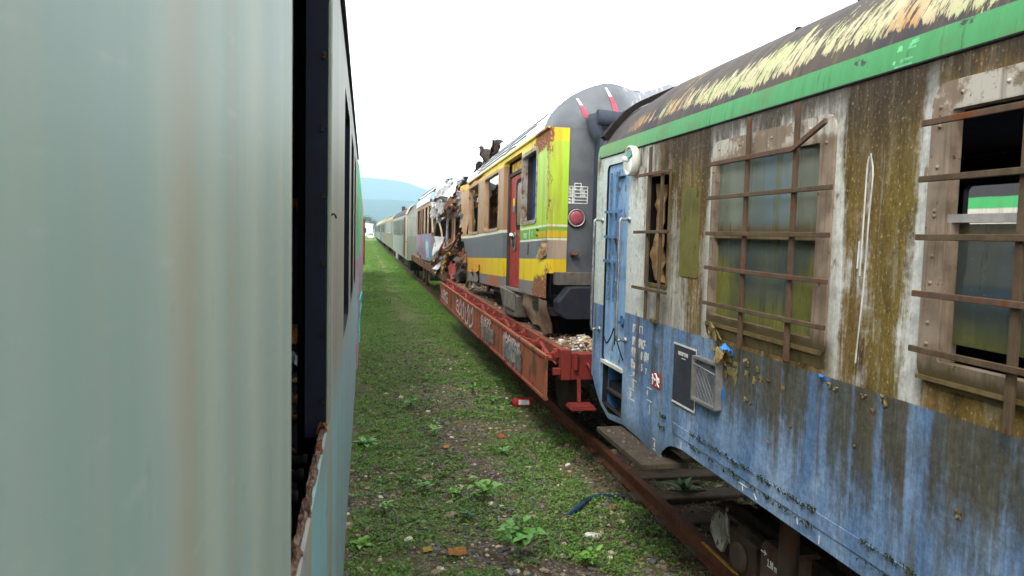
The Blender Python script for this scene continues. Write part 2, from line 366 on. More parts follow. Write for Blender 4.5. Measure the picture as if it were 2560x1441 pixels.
def mat_roof_flaky():
    t = NT('flaking_roof_paint'); a = t.m('ADD', t.x, t.z)
    v = t.vec(0, t.m('MULTIPLY', t.y, 1), a)
    mp = t.sv(2.6, 15, 2.6)
    st = t.noise(mp, 1, 7, .68, .6); big = t.noise(t.sv(.9, .8, .9, 5), 1, 3, .5); col = t.noise(t.sv(1.3, 2.2, 1.3, 2), 1, 5, .6); fn = t.noise(t.sv(9, 46, 9), 1, 6, .7)
    band = t.m('MULTIPLY', t.ss(t.x, 2.117, 2.15), t.ss(t.x, t.m('SUBTRACT', 2.63, t.m('MULTIPLY', t.y, .055)), t.m('SUBTRACT', 2.36, t.m('MULTIPLY', t.y, .055))))
    f = t.m('ADD', t.m('ADD', t.m('MULTIPLY', st, 1.15), t.m('MULTIPLY', fn, .75)), t.m('ADD', t.m('MULTIPLY', band, .46), t.m('MULTIPLY', big, 1.05)))
    mask = t.ss(f, 1.70, 1.745)
    mask = t.m('MULTIPLY', mask, t.m('MULTIPLY', t.ss(t.y, 6.3, 5.6), t.ss(t.noise(t.sv(6, 42, 6, 17), 1, 5, .7, .5), .40, .47)))
    base = t.mix(t.ss(t.noise(t.sv(2, 5, 2, 8), 1, 5), .35, .65), (.050, .042, .048), (.085, .066, .055))
    base = t.mix(t.m('MULTIPLY', t.ss(t.noise(t.sv(2, 22, 2, 3), 1, 5, .65), .52, .68), .7), base, (.13, .10, .05))
    base = t.mix(t.ss(fn, .66, .72), base, (.30, .28, .22))
    fl = t.mix(t.ss(col, .44, .54), (.40, .41, .21), (.44, .39, .24)); fl = t.mix(t.ss(col, .58, .70), fl, (.42, .22, .09)); fl = t.mix(t.m('MULTIPLY', t.ss(t.y, 4.8, 5.6), t.ss(col, .40, .55)), fl, (.42, .22, .10))
    fl = t.mix(t.ss(t.noise(t.sv(40, 40, 40), 1, 3), .58, .7), fl, (.20, .20, .07))
    return t.done(t.mix(mask, base, fl), .7, 0, .15, t.bump(t.m('ADD', mask, t.m('MULTIPLY', fn, .4)), .5, .006))
def mat_dirty_glass(name, alpha=None, algae=1.0):
    """dusty pane: hazy grey green above, bluish dark below with yellow green algae creeping up from the rim"""
    t = NT(name); s = t.noise(t.sv(0, 4, .5), 1, 4, .5); s2 = t.noise(t.sv(0, 13, 1.0, 4), 1, 5, .6); b = t.noise(t.sv(1.6, 1.6, 1.6, 2), 1, 4, .55); f = t.noise(t.sv(50, 50, 50), 1, 3)
    upc = t.mix(t.ss(s, .35, .65), (.14, .155, .115), (.21, .225, .175)); upc = t.mix(t.m('MULTIPLY', t.ss(t.m('ABSOLUTE', t.m('SUBTRACT', t.y, 3.75)), .36, .05), t.ss(s2, .38, .62)), upc, (.13, .19, .225)); upc = t.mix(t.m('MULTIPLY', t.ss(b, .5, .7), .5), upc, (.08, .095, .075))
    upc = t.mix(t.ss(t.m('ADD', t.z, t.m('MULTIPLY', s2, .07)), 2.645, 2.565), upc, (.105, .072, .026))
    lo = t.mix(t.ss(b, .4, .62), (.055, .068, .062), (.095, .105, .070)); lo = t.mix(t.m('MULTIPLY', t.ss(s2, .48, .62), .6), lo, (.055, .08, .10))
    side = t.m('ADD', t.ss(t.y, 3.62, 3.36), t.ss(t.y, 3.98, 4.22)); hgt = t.m('ADD', 2.09, t.m('ADD', t.m('MULTIPLY', side, .24*algae), t.m('MULTIPLY', t.m('SUBTRACT', s2, .42), .5*algae)))
    al = t.m('MULTIPLY', t.ss(t.m('SUBTRACT', t.z, hgt), .11, -.07), t.ss(f, .30, .48, .45, .9)); lo = t.mix(al, lo, t.mix(t.ss(s, .4, .6), (.20, .19, .03), (.12, .12, .028)))
    c = t.mix(t.ss(t.z, 2.51, 2.52), lo, upc); c = t.mix(t.m('MULTIPLY', t.ss(f, .64, .74), .5), c, (.18, .17, .12))
    return t.done(c, t.ss(s2, .3, .7, .2, .5), 0, .3, None, alpha)

M_BODY = mat_carbody(); M_STRIPE = mat_stripe(); M_ROOFW = mat_roof_flaky()
M_DARK = plain('dark_interior_lining', (.012, .014, .016), .8); M_BLACK = plain('black_grime', (.012, .010, .009), .85)
M_FRAME = worn('weathered_window_frame', (.33, .255, .19), (.17, .12, .08), .7, 0, .12, 5, (.10, .05, .025))
def mat_frame():
    t = NT('weathered_frame_paint'); n = t.noise(t.sv(7, 7, 7), 1, 6, .65); st = t.noise(t.sv(30, 30, 1.5), 1, 4, .6)
    c = t.mix(t.ss(n, .35, .62), (.20, .145, .10), (.30, .225, .165)); c = t.mix(t.m('MULTIPLY', t.ss(t.z, 2.96, 3.0), t.ss(n, .42, .52)), c, (.44, .40, .34)); c = t.mix(t.m('MULTIPLY', t.ss(st, .5, .7), .6), c, (.11, .075, .045))
    c = t.mix(t.ss(t.m('ADD', t.z, t.m('MULTIPLY', n, .10)), 2.13, 2.05), c, t.mix(n, (.13, .09, .03), (.06, .045, .015))); c = t.mix(t.ss(t.noise(t.sv(20, 20, 20, 5), 1, 5, .7), .64, .68), c, (.10, .045, .02))
    return t.done(c, .75, 0, .3, t.bump(n, .3, .004))
M_FRAME = mat_frame()
M_FRAMEO = worn('mossy_window_frame', (.17, .12, .055), (.085, .06, .02), .75, 0, .1, 5, (.06, .05, .015))
M_BAR = worn('rusty_bar_steel', (.13, .075, .05), (.075, .05, .032), .75, .0, .3, 6, (.19, .065, .025))
M_BARG = worn('mossy_bar_steel', (.115, .080, .045), (.07, .045, .03), .8, 0, .2, 6, (.13, .06, .02))
M_GLASS1 = mat_dirty_glass('dirty_window_glass'); M_GLASS2 = mat_dirty_glass('murky_window_glass', .78, .25)
M_DOORB = worn('light_blue_door_paint', (.29, .44, .62), (.17, .30, .50), .55, 0, .18, 3, (.16, .14, .08), .15)
M_BARB = worn('blue_bar_paint', (.10, .22, .40), (.06, .12, .22), .5, 0, .3, 8, (.10, .09, .05))
M_CHROME = worn('chromed_tube', (.42, .42, .43), (.20, .19, .18), .3, .85, .08, 9, (.14, .08, .04))
M_CREAM = worn('cream_enamel', (.66, .65, .55), (.45, .44, .36), .45, 0, .05, 6)
M_LETTER = worn('worn_cream_lettering', (.66, .64, .54), (.50, .50, .46), .6, 0, .06, 9, (.15, .2, .25), .1)
M_WHITEP = plain('white_paint', (.75, .74, .70), .5); M_DECAL = plain('charcoal_plate', (.040, .042, .055), .5)
M_RED = worn('red_sticker', (.36, .045, .035), (.28, .05, .04), .5, 0, .08, 6, (.3, .25, .22))
M_OLIVE = worn('olive_stained_plate', (.150, .130, .030), (.085, .080, .020), .6, 0, .15, 4, (.085, .055, .02))
M_MESHBACK = worn('grey_wired_glass', (.20, .215, .24), (.13, .14, .16), .4, 0, .12, 7, (.08, .07, .06)); M_WIRE = plain('galvanised_wire', (.33, .32, .30), .45, .6)
M_FLAKE = worn('peeling_paint_flake', (.20, .20, .085), (.28, .17, .07), .7, 0, .3, 25, (.16, .06, .025)); M_FLAKEO = plain('rust_orange_flake', (.36, .17, .05), .8); M_FLAKEB = plain('bright_blue_flake', (.04, .22, .62), .5)
M_MOSS = plain('dark_moss', (.035, .045, .012), .9); M_FOAM = worn('torn_tan_lining', (.36, .23, .11), (.22, .12, .05), .85, 0, .1, 9)
M_STEEL = worn('brown_grimy_steel', (.055, .038, .028), (.028, .020, .016), .8, .1, .25, 5, (.12, .045, .02)); M_PALE = worn('flaking_white_paint', (.30, .29, .265), (.18, .165, .15), .7, 0, .28, 9, (.05, .03, .02))
M_YEL = plain('yellow_ochre_paint', (.42, .22, .025), .6); M_BIRD = plain('white_drip', (.52, .51, .47), .8)
M_GFRESH = plain('fresh_light_green_paint', (.15, .50, .23), .6); M_LENSG = plain('green_lamp_glass', (.02, .20, .12), .2)

# ------------------------------------------------------------------ the blue and white carriage on the right
X0 = 2.1; YE = 6.75; RC = .3
ZB = [(-9, 1.07), (4.40, 1.07), (4.70, 1.075), (4.88, 1.05), (5.00, 1.0), (5.055, .93), (5.06, .895), (5.14, .887), (5.48, .93), (5.85, .945), (6.26, .90), (6.5, .98), (6.65, 1.08), (6.75, 1.18), (7.3, 1.27)]
def zbot(y):
    for (a, za), (b, zb_) in zip(ZB, ZB[1:]):
        if a <= y <= b: return za + (zb_-za)*(y-a)/(b-a)
    return 1.07
def PW(y, z, d=0):
    if z < 1.3: z = 1.3 - (1.3-z)*(1.3-zbot(y))/.23
    if y <= YE: return (X0+d, y, z)
    t = min((y-YE)/RC, math.pi/2)
    return (X0 + RC*(1-math.cos(t)) + d*math.cos(t), YE + RC*math.sin(t) - d*math.sin(t), z)
car = thing('passenger_carriage', 'mouldy blue and white carriage with barred windows and a green stripe', 'carriage', (3.5, 0.5, 0))
YS = sorted(frange(-7, 4.3, .3) + frange(4.4, 6.75, .07) + [YE+RC*math.pi/2*k/8 for k in range(9)] + [5.055, 5.06])
ZS = [1.07, 1.14, 1.2, 1.25, 1.3] + frange(1.45, 3.193, .25)
WIN = [(5.06, 5.49, 2.135, 2.955, .03), (3.155, 4.385, 1.945, 3.075, .07), (1.31, 2.541, 1.97, 3.085, .07), (-.54, .69, 1.95, 3.08, .07), (-2.4, -1.17, 1.95, 3.08, .07)]
mb = MB(); holed_wall(mb, PW, YS, ZS, WIN + [(5.92, 6.50, 1.385, 3.11, .06), (5.93, 6.45, 1.10, 1.36, .0)], .05, 0, 1)
mb.box(2.104, 4.9, -7.05, -7, 1.07, 3.19)
mb.build('body_shell', [M_BODY, M_DARK], car)
# far side, floor, ceiling and end wall of the dark inside
mb = MB(); holed_wall(mb, lambda y, z, d: (4.9-d, y, z), frange(-7, 6.9, .6), frange(1.07, 3.2, .4), [(4.62, 5.5, 2.0, 2.97, .05), (2.3, 3.5, 2.0, 3.0, .05), (-.4, .8, 2.0, 3.0, .05)], .05, 0, 1)
mb.build('far_side_wall', [M_BODY, M_DARK], car)
mb = MB(); mb.box(2.16, 4.84, -6.98, 6.85, 1.10, 1.2).box(2.16, 4.84, -6.98, 6.85, 3.22, 3.26); mb.box(2.16, 3.0, 5.53, 5.56, 1.2, 3.22)
mb.build('interior_lining', M_DARK, car)
mb = MB(); mb.box(2.40, 4.84, 7.0, 7.05, 1.0, 3.30); mb.box(2.75, 4.2, 7.05, 7.25, 1.15, 3.3); mb.build('end_wall', M_BLACK, car)
# stripe and roof
PR = [(2.1, 3.193), (2.104, 3.25), (2.116, 3.308), (2.14, 3.38), (2.18, 3.45), (2.24, 3.53), (2.34, 3.635), (2.46, 3.72), (2.6, 3.79), (2.8, 3.88), (3.05, 3.95), (3.5, 4.0)]
def roofP(i, y):
    x, z = PR[i] if i < len(PR) else (7.0-PR[2*len(PR)-2-i][0], PR[2*len(PR)-2-i][1])
    if i > 2: k = max(0, min(1, (y-5.7)/1.0)); z -= .055*k*k*(3-2*k)
    if y > YE:
        t = (y-YE)/RC; w = 1-abs(x-3.5)/1.4*0 ; s_ = 1 if x < 3.5 else -1
        x += s_*RC*(1-math.cos(t))*min(1, abs(x-3.5)/.6); z -= .10*(1-math.cos(t)) if z > 3.3 else 0; y = YE+RC*math.sin(t)
    return (x, y, z)
yr = frange(-7, 5.5, .5) + frange(5.6, 6.75, .115) + [YE+RC*math.pi/2*k/6 for k in range(1, 7)]
MB().grid(lambda y, i: roofP(i, y), yr, [0, 1, 2], flip=True).build('green_stripe', M_STRIPE, car)
MB().grid(lambda y, i: roofP(i, y), yr, list(range(2, 2*len(PR)-1)), flip=True).build('roof', M_ROOFW, car)
mb = MB(); lp = [(2.135, 3.36), (2.175, 3.41), (2.235, 3.49), (2.335, 3.595), (2.455, 3.68), (2.60, 3.75), (2.78, 3.83)]
for (a, b), (c_, d_) in zip(lp, lp[1:]): mb.bar((a-.015, 6.70, b+.012), (c_-.015, 6.70, d_+.012), .10, .05, (-.6, 0, .8))
mb.build('rain_gutter', M_BLACK, car)
MB().tube([(2.098, a, 3.190) for a in (-7, 6.7)], .007, 6).build('gutter_seam', M_BLACK, car)
mb = MB()
for yv in (4.65, 4.0, 2.9): mb.lathe((2.78, yv, 3.86), (-.3, 0, 1), [(-.03, .025), (.02, .025), (.03, .012)], 8).build('roof_bolt', M_BLACK, car); mb = MB()
# lower skirt rail and moss line
mb = MB()
mb.add([p for a in frange(-7, 4.86, .5) for p in ((2.0985, a, 1.150), (2.0955, a, 1.152), (2.0955, a, 1.222), (2.0985, a, 1.224))], [(4*i+k, 4*i+k+1, 4*i+k+5, 4*i+k+4) for i in range(len(frange(-7, 4.86, .5))-1) for k in range(3)])
mb.build('skirt_rail', M_BODY, car)
mb = MB(); rr = random.Random(5)
for i in range(1100):
    yv = rr.uniform(1.6, 5.1)
    if mnoise.noise((yv*2.2, 0, 0)) < -.05: continue
    zc = rr.choice((1.23, 1.23, 1.146)); s_ = rr.uniform(.004, .014)*(1.5 if rr.random() < .15 else 1)
    p = Vector((2.093, yv, zc+rr.uniform(-.01, .008)))
    a = [p+Vector((rr.uniform(-s_, 0), rr.uniform(-s_, s_), rr.uniform(-s_*1.4, s_))) for _ in range(4)]
    mb.add(a, [(0, 1, 2), (0, 2, 3), (0, 1, 3), (1, 2, 3)])
tag(mb.build('moss', M_MOSS, car), kind='stuff')

def ring(mb, o, i, xf, xb, mi=0):
    n = len(o); q = [(xf, a, b) for a, b in o] + [(xf, a, b) for a, b in i] + [(xb, a, b) for a, b in o] + [(xb, a, b) for a, b in i]; fs = []
    for k in range(n):
        j = (k+1) % n; fs += [(k, j, n+j, n+k), (k, 2*n+k, 2*n+j, j), (n+k, n+j, 3*n+j, 3*n+k)]
    return mb.add(q, fs, mi)
def rivets(mb, pts, r=.007, d=.006, ax=(-1, 0, 0)):
    for p in pts: mb.lathe(p, ax, [(0, r), (d*.6, r*.8), (d, 0.0001)], 6)
    return mb
# --- window with two panes behind bars
f2 = MB(); ring(f2, rrect(3.15, 4.39, 1.94, 3.08, .07), rrect(3.262, 4.345, 2.03, 2.955, .012), 2.088, 2.135)
rivets(f2, [(2.088, 3.21, a) for a in (2.1, 2.3, 2.52, 2.75, 2.95)] + [(2.088, a, 3.03) for a in (3.35, 3.7, 4.05, 4.3)] + [(2.088, 4.37, a) for a in (2.1, 2.5, 2.9)], .009, .008)
fr = f2.build('window_frame', M_FRAME, car)
MB().box(2.118, 2.135, 3.262, 4.345, 2.535, 2.955).build('upper_pane', M_GLASS1, fr); MB().box(2.128, 2.14, 3.262, 4.345, 2.03, 2.50).build('lower_pane', M_GLASS1, fr)
MB().box(2.100, 2.135, 3.262, 4.345, 2.497, 2.537).build('sash_rail', M_FRAMEO, fr)
mb = MB().box(2.072, 2.1, 3.17, 4.37, 1.965, 1.985); mb.add([(2.098, 3.15, 1.90), (2.098, 4.39, 1.90), (2.082, 4.39, 1.965), (2.082, 3.15, 1.965)], [(0, 1, 2, 3)]); mb.build('sill', M_FRAMEO, fr)
# --- window with missing upper pane
f3 = MB(); ring(f3, rrect(1.305, 2.546, 1.965, 3.09, .08), rrect(1.42, 2.445, 2.06, 2.985, .012), 2.086, 2.135)
rivets(f3, [(2.086, 2.50, a) for a in (2.12, 2.2, 2.35, 2.45, 2.6, 2.62, 2.78, 2.93, 3.0)] + [(2.086, a, 3.04) for a in (1.6, 1.9, 2.2, 2.4)], .009, .008)
fr = f3.build('window_frame', M_FRAME, car)
MB().box(2.13, 2.14, 1.42, 2.445, 2.13, 2.57).build('lower_pane', M_GLASS2, fr)
MB().box(2.095, 2.15, 1.42, 2.445, 2.575, 2.605).build('sash_rail', worn('aluminium_sash', (.50, .46, .44), (.36, .32, .30), .4, .4, .1, 7), fr)
MB().box(2.095, 2.15, 2.425, 2.444, 2.06, 2.575).build('sash_stile', M_FRAME, fr)
mb = MB().box(2.07, 2.1, 1.33, 2.53, 1.985, 2.0); mb.build('sill', M_FRAMEO, fr)
for yw in (-.54, -2.4):
    f4 = MB(); ring(f4, rrect(yw-.005, yw+1.235, 1.945, 3.085, .08), rrect(yw+.11, yw+1.13, 2.04, 2.98, .012), 2.086, 2.135); fr = f4.build('window_frame', M_FRAME, car)
    MB().box(2.118, 2.135, yw+.11, yw+1.13, 2.535, 2.98).build('upper_pane', M_GLASS1, fr); MB().box(2.128, 2.14, yw+.11, yw+1.13, 2.04, 2.50).build('lower_pane', M_GLASS1, fr)
# --- bars
def grille(y0, y1, zs, vy, z0, z1, mats, bent=False, parent=car):
    g = MB()
    g.bar((2.062, vy[0], z0), (2.062, vy[0], z1), .034, .016, (1, 0, 0)); g.build('grille_upright', mats[1], parent, .002)
    for v in vy[1:]:
        MB().bar((2.062, v, z0), (2.062, v, z1), .034, .016, (1, 0, 0)).build('grille_upright', mats[1], parent, .002)
    for k, zz in enumerate(zs):
        b = MB(); 
        if bent and k == 0:
            ym = vy[-1]-.01; b.bar((2.045, y1, zz), (2.04, ym, zz), .016, .026); b.bar((2.04, ym+.004, zz), (2.0, y0, zz+.088), .016, .026)
        else:
            j = rnd.uniform(-.004, .004); b.bar((2.045, y1, zz+j), (2.045, y0, zz-j), .016, .023)
        b.build('grille_bar', mats[0] if (k % 3) else M_BAR, parent, .002)
grille(3.09, 4.345, (2.94, 2.738, 2.524, 2.315, 2.103), (3.90, 3.42), 1.895, 3.16, (M_BARG, M_BAR), True)
grille(1.25, 2.538, (2.943, 2.735, 2.522, 2.308, 2.098), (2.085, 1.60), 1.88, 3.16, (M_BARG, M_BARG))
grille(4.94, 5.62, (2.953, 2.53, 2.106), (5.365, 5.12), 1.875, 3.155, (M_BARG, M_BARG))
grille(-.6, .74, (2.943, 2.735, 2.522, 2.308, 2.098), (.3, -.2), 1.88, 3.16, (M_BARG, M_BARG)); grille(-2.46, -1.1, (2.943, 2.735, 2.522, 2.308, 2.098), (-1.5, -2.0), 1.88, 3.16, (M_BARG, M_BARG))
# little broken window: torn lining and lock
mb = MB(); mb.sheet((2.155, 5.47, 2.15), (0.03, -.13, 0), (0, 0, .75), 6, 14, .035, 3, .03, 0, 6); mb.build('torn_lining', M_FOAM, car)
mb = MB(); mb.box(2.07, 2.1, 5.20, 5.30, 1.865, 1.895); mb.build('grille_lock', M_BARG, car, .004)
ring(MB(), rrect(5.052, 5.498, 2.127, 2.963, .03), rrect(5.075, 5.475, 2.15, 2.94, .02), 2.093, 2.12).build('window_frame', M_FRAMEO, car)
# --- blue door with its own bars, two handrails, step recess
door = MB()
holed_wall(door, lambda y, z, d: (2.118+d, y, z), [5.925, 6.495], [1.39, 3.105], [(6.03, 6.33, 2.10, 3.0, .06)], .03)
door.box(2.150, 2.16, 6.0, 6.36, 2.05, 3.05); dr = door.build('door', M_DOORB, car)
for yv in (6.365, 6.215): MB().bar((2.095, yv, 1.93), (2.095, yv, 3.035), .028, .014, (1, 0, 0)).build('grille_upright', M_BARB, dr)
for zv in (2.70, 2.485, 2.275): MB().bar((2.08, 6.47, zv), (2.08, 6.03, zv), .014, .024).build('grille_bar', M_BARB, dr)
MB().box(2.085, 2.12, 5.925, 6.495, 1.365, 1.392).build('threshold', M_CREAM, dr)
mb = MB(); mb.lathe((2.12, 6.02, 1.79), (-1, 0, 0), [(0, .05), (.012, .05), (.012, .04), (.004, .035)], 16); mb.bar((2.09, 6.05, 1.77), (2.09, 5.97, 1.79), .02, .015); mb.build('door_handle', M_BARB, dr)
MB().tube(smooth_curve([(2.116, 6.5, 1.60), (2.116, 6.42, 1.545), (2.116, 6.30, 1.62), (2.116, 6.22, 1.70), (2.116, 6.2, 1.56), (2.116, 6.18, 1.63), (2.116, 6.05, 1.52), (2.116, 5.95, 1.45)], 5), .006, 5).build('scrawled_line', M_BLACK, dr)
for yv, a in ((6.59, 2.105), (5.875, 2.1)):
    pts = [(a, yv, 2.63), (a-.05, yv, 2.63), (a-.085, yv, 2.59), (a-.085, yv, 2.2), (a-.085, yv, 1.69), (a-.05, yv, 1.65), (a, yv, 1.645)]
    hd = MB().tube(smooth_curve(pts, 4), .012, 10); hd.lathe((a, yv, 2.63), (-1, 0, 0), [(0, .026), (.014, .026), (.018, .018)], 12); hd.lathe((a, yv, 1.645), (-1, 0, 0), [(0, .026), (.014, .026), (.018, .018)], 12)
    hd.build('handrail', M_CHROME, car)
mb = MB(); mb.box(2.15, 2.75, 5.90, 5.93, .92, 1.38).box(2.15, 2.75, 6.45, 6.48, .95, 1.38).box(2.7, 2.73, 5.93, 6.45, .9, 1.38); mb.build('step_recess', worn('blue_recess_paint', (.05, .13, .30), (.03, .07, .16), .6, 0, .2), car)
MB().box(2.13, 2.45, 5.935, 6.44, 1.12, 1.145).build('step', M_STEEL, car, .003)
# --- round lamp
lamp = MB().lathe((2.1, 5.79, 3.09), (-1, 0, 0), [(0, .105), (.012, .118), (.062, .118), (.067, .108), (.058, .1), (.045, .095), (.045, 0.0001)], 32).build('round_lamp', M_CREAM, car)
MB().lathe((2.052, 5.79, 3.09), (-1, 0, 0), [(0, .093), (.004, .07), (.002, .0001)], 24).build('lamp_reflector', plain('white_lamp_face', (.78, .78, .76), .3), lamp)
mb = MB(); mb.prism([(2.044, 5.72, 3.13), (2.044, 5.76, 3.17), (2.044, 5.83, 3.165), (2.044, 5.85, 3.13), (2.044, 5.80, 3.105)], (-.006, 0, 0)); mb.build('lamp_glass', M_LENSG, lamp)
MB().lathe((2.047, 5.83, 3.10), (-1, 0, .2), [(0, .015), (.012, .022), (.032, .022), (.045, .012), (.05, .0001)], 12).build('bulb', plain('bulb_glass', (.6, .62, .62), .08), lamp)
# --- plates, stickers, lettering
MB().prism([(2.0995, a, b) for a, b in rrect(4.56, 4.85, 2.235, 2.82, .02)], (-.005, 0, 0)).build('cover_plate', M_OLIVE, car)
pl = MB().box(2.094, 2.0985, 4.51, 4.875, 1.37, 1.775).build('notice_panel', M_DECAL, car)
mb = MB().box(2.090, 2.0935, 4.51, 4.875, 1.768, 1.780).box(2.090, 2.0935, 4.51, 4.875, 1.366, 1.378).box(2.090, 2.0935, 4.506, 4.516, 1.3785, 1.7675); mb.build('panel_border', M_LETTER, pl)
text('INSCRIPTIONS', .034, (2.092, 4.80, 1.705), M_LETTER, pl, sx=.72, bold=.001); MB().box(2.090, 2.0935, 4.68, 4.74, 1.685, 1.689).build('underline', M_LETTER, pl)
cage = MB(); ring(cage, rrect(4.15, 4.50, 1.465, 1.75, .01), rrect(4.166, 4.484, 1.481, 1.734, .008), 2.055, 2.097); cg = cage.build('document_holder', M_WIRE, car)
MB().box(2.085, 2.097, 4.16, 4.49, 1.475, 1.74).build('wired_pane', M_MESHBACK, cg)
mb = MB()
for k in range(9):
    for s_ in (-1, 1):
        a, b = 4.17+k*.05, 4.17+k*.05+s_*.26
        p, q = Vector((2.08, a, 1.48)), Vector((2.08, b, 1.735))
        for e in (4.17, 4.48):
            pass
        lo_, hi_ = 4.168, 4.482
        if min(a, b) > hi_ or max(a, b) < lo_ or a > hi_: continue
        if not lo_ <= b <= hi_:
            e = hi_ if b > hi_ else lo_; q = p.lerp(q, (e-a)/(b-a))
        mb.tube([p, q], .0016, 4)
mb.tube([(2.06, 4.49, 1.70), (2.05, 4.16, 1.685)], .004, 5); mb.build('wire_mesh', M_WIRE, cg)
def curl(p, w, h, seed, mat, parent=car, name='paint_flake'):
    r_ = random.Random(seed); m_ = MB(); p = Vector(p); a = r_.uniform(.6, 1.5); n = 6
    def fn(u, v):
        ang = a*2.2*v; e = (1-abs(u-.5)*1.2*v)
        k = mnoise.noise((u*3+seed, v*3, seed*.37))
        return p + Vector((-.004 - h*.55*(1-math.cos(ang))/a*.6 - abs(k)*.012, w*(u-.5)*e + k*w*.25, h*math.sin(ang)/a*(1 if r_ else 1)*(.75+.5*k)))
    us = [i/n for i in range(n+1)]; m_.grid(fn, us, us, 0, False); m_.grid(lambda u, v: Vector(fn(u, v))+Vector((.002, .001, .001)), us, us, 0, False, flip=True)
    return m_.build(name, mat, parent)
FL = [(4.19, 1.79, .14, .15, 0), (4.10, 1.775, .16, .13, 0), (4.03, 1.75, .13, -.15, 0), (4.13, 1.72, .12, -.12, 0), (4.08, 1.82, .10, .08, 1), (4.16, 1.75, .10, .10, 2), (4.24, 1.79, .05, .06, 0), (3.99, 1.79, .05, -.06, 0), (4.12, 1.6, .035, -.13, 1), (3.86, 1.765, .05, -.07, 0), (3.855, 1.79, .04, .05, 0),
      (3.77, 1.75, .05, -.06, 0), (3.71, 1.765, .035, -.05, 0), (3.74, 1.78, .025, .03, 0), (3.63, 1.76, .03, -.04, 0), (3.49, 1.755, .03, -.06, 0), (3.15, 1.855, .05, .03, 1), (3.10, 1.85, .04, -.03, 0), (3.05, 1.84, .03, -.02, 0), (2.86, 1.85, .04, -.03, 0), (2.72, 1.83, .04, .04, 0), (2.79, 1.80, .025, -.04, 0),
      (3.85, 1.60, .02, .03, 0), (3.81, 1.60, .02, -.03, 0), (3.40, 1.58, .02, -.03, 0), (2.9, 1.62, .02, -.02, 0), (3.6, 1.42, .02, .03, 0), (2.3, 1.55, .03, -.03, 0)]
for k, (a, b, w, h, bl_) in enumerate(FL): curl((2.099, a, b), w, h, k+1, (M_FLAKE, M_FLAKEB, M_FLAKEO)[bl_])
L_ = lambda s_, y_, z_, h_, sx=.62: text(s_, h_*1.38, (2.0985, y_, z_), M_LETTER, car, sx=sx, bold=.003)
L_('87', 5.72, 1.735, .068); L_('87', 5.718, 1.635, .068); L_('SNCF', 5.575, 1.635, .070, .60); L_('979', 5.727, 1.545, .070); L_('0', 5.515, 1.548, .064); L_('604', 5.45, 1.548, .072); L_('Uas', 5.727, 1.452, .068); L_('5', 5.50, 1.462, .055); L_('7', 5.41, 1.455, .045)
L_('25.1', 5.68, 1.395, .026); L_('A', 5.665, 1.30, .048); L_('S', 5.722, 1.213, .045); L_('4', 5.365, 1.297, .045); L_('3', 4.72, 1.075, .045); L_('4', 5.19, .945, .05)
mb = MB()
def line(y0, z0, y1, z1, w=.007): MB().bar((2.0975, y0, z0), (2.0975, y1, z1), w, .002, (1, 0, 0)).build('stencilled_line', M_LETTER, car)
for q in ((5.745, 1.38, 5.69, 1.385), (5.68, 1.36, 5.58, 1.36), (5.685, 1.36, 5.685, 1.285), (5.755, 1.275, 5.63, 1.275), (5.745, 1.275, 5.745, 1.195), (5.745, 1.195, 5.62, 1.195), (5.655, 1.275, 5.655, 1.36), (5.36, 1.365, 5.27, 1.365), (5.36, 1.27, 5.26, 1.27), (5.56, 1.80, 5.50, 1.80), (5.56, 1.80, 5.56, 1.745), (5.5, 1.80, 5.5, 1.745), (5.3, 1.24, 5.3, 1.17), (5.21, 1.015, 5.16, 1.01), (5.2, .94, 5.15, .935)): line(*q)
for q in ((3.90, 1.118, 3.80, 1.118), (3.86, 1.112, 3.85, 1.085), (3.73, 1.112, 3.70, 1.085), (3.31, 1.135, 3.30, 1.105), (3.12, 1.12, 3.12, 1.08)):
    MB().bar((2.0975, q[0], q[1]), (2.0975, q[2], q[3]), .006, .002, (1, 0, 0)).build('stencilled_mark', M_WHITEP, car)
st = MB().prism([(2.0985, a, b) for a, b in rrect(5.098, 5.275, 1.392, 1.507, .012)], (-.002, 0, 0)).build('red_sticker', M_RED, car)
mb = MB()
def stroke(pts, r=.006): mb.tube([(2.0955, a, b) for a, b in pts], r, 5)
stroke([(5.255, 1.485), (5.24, 1.45), (5.25, 1.41)]); stroke([(5.262, 1.452), (5.228, 1.458)]); stroke([(5.215, 1.49), (5.19, 1.495), (5.165, 1.47), (5.14, 1.455)]); stroke([(5.165, 1.47), (5.16, 1.435), (5.125, 1.41)]); stroke([(5.16, 1.435), (5.18, 1.41)]); stroke([(5.135, 1.475), (5.125, 1.44)]); stroke([(5.205, 1.46), (5.2, 1.445)])
mb.build('pictogram', M_WHITEP, st)
mb = MB()
for pts in ([(2.915, 2.86), (2.925, 2.80), (2.93, 2.55), (2.935, 2.35)], [(2.90, 2.85), (2.885, 2.78), (2.895, 2.6), (2.905, 2.3), (2.925, 2.05), (2.93, 1.97)], [(2.905, 2.87), (2.90, 2.84)], [(2.95, 2.5), (2.955, 2.38)]):
    mb.tube([(2.1, a, b) for a, b in smooth_curve([(0, a, b) for a, b in pts], 4) for a, b in [(a, b)]] if False else [(2.1, p.y, p.z) for p in smooth_curve([(0, a, b) for a, b in pts], 4)], .0045, 5)
mb.build('white_drip', M_BIRD, car)
mb = MB()
def brush(pts, w):
    for p, q in zip(pts, pts[1:]): mb.bar((2.0995+(p[1]-3.193)*.125, p[0], p[1]), (2.0995+(q[1]-3.193)*.125, q[0], q[1]), w*rr.uniform(.8, 1.5), .003, (1, 0, -.12))
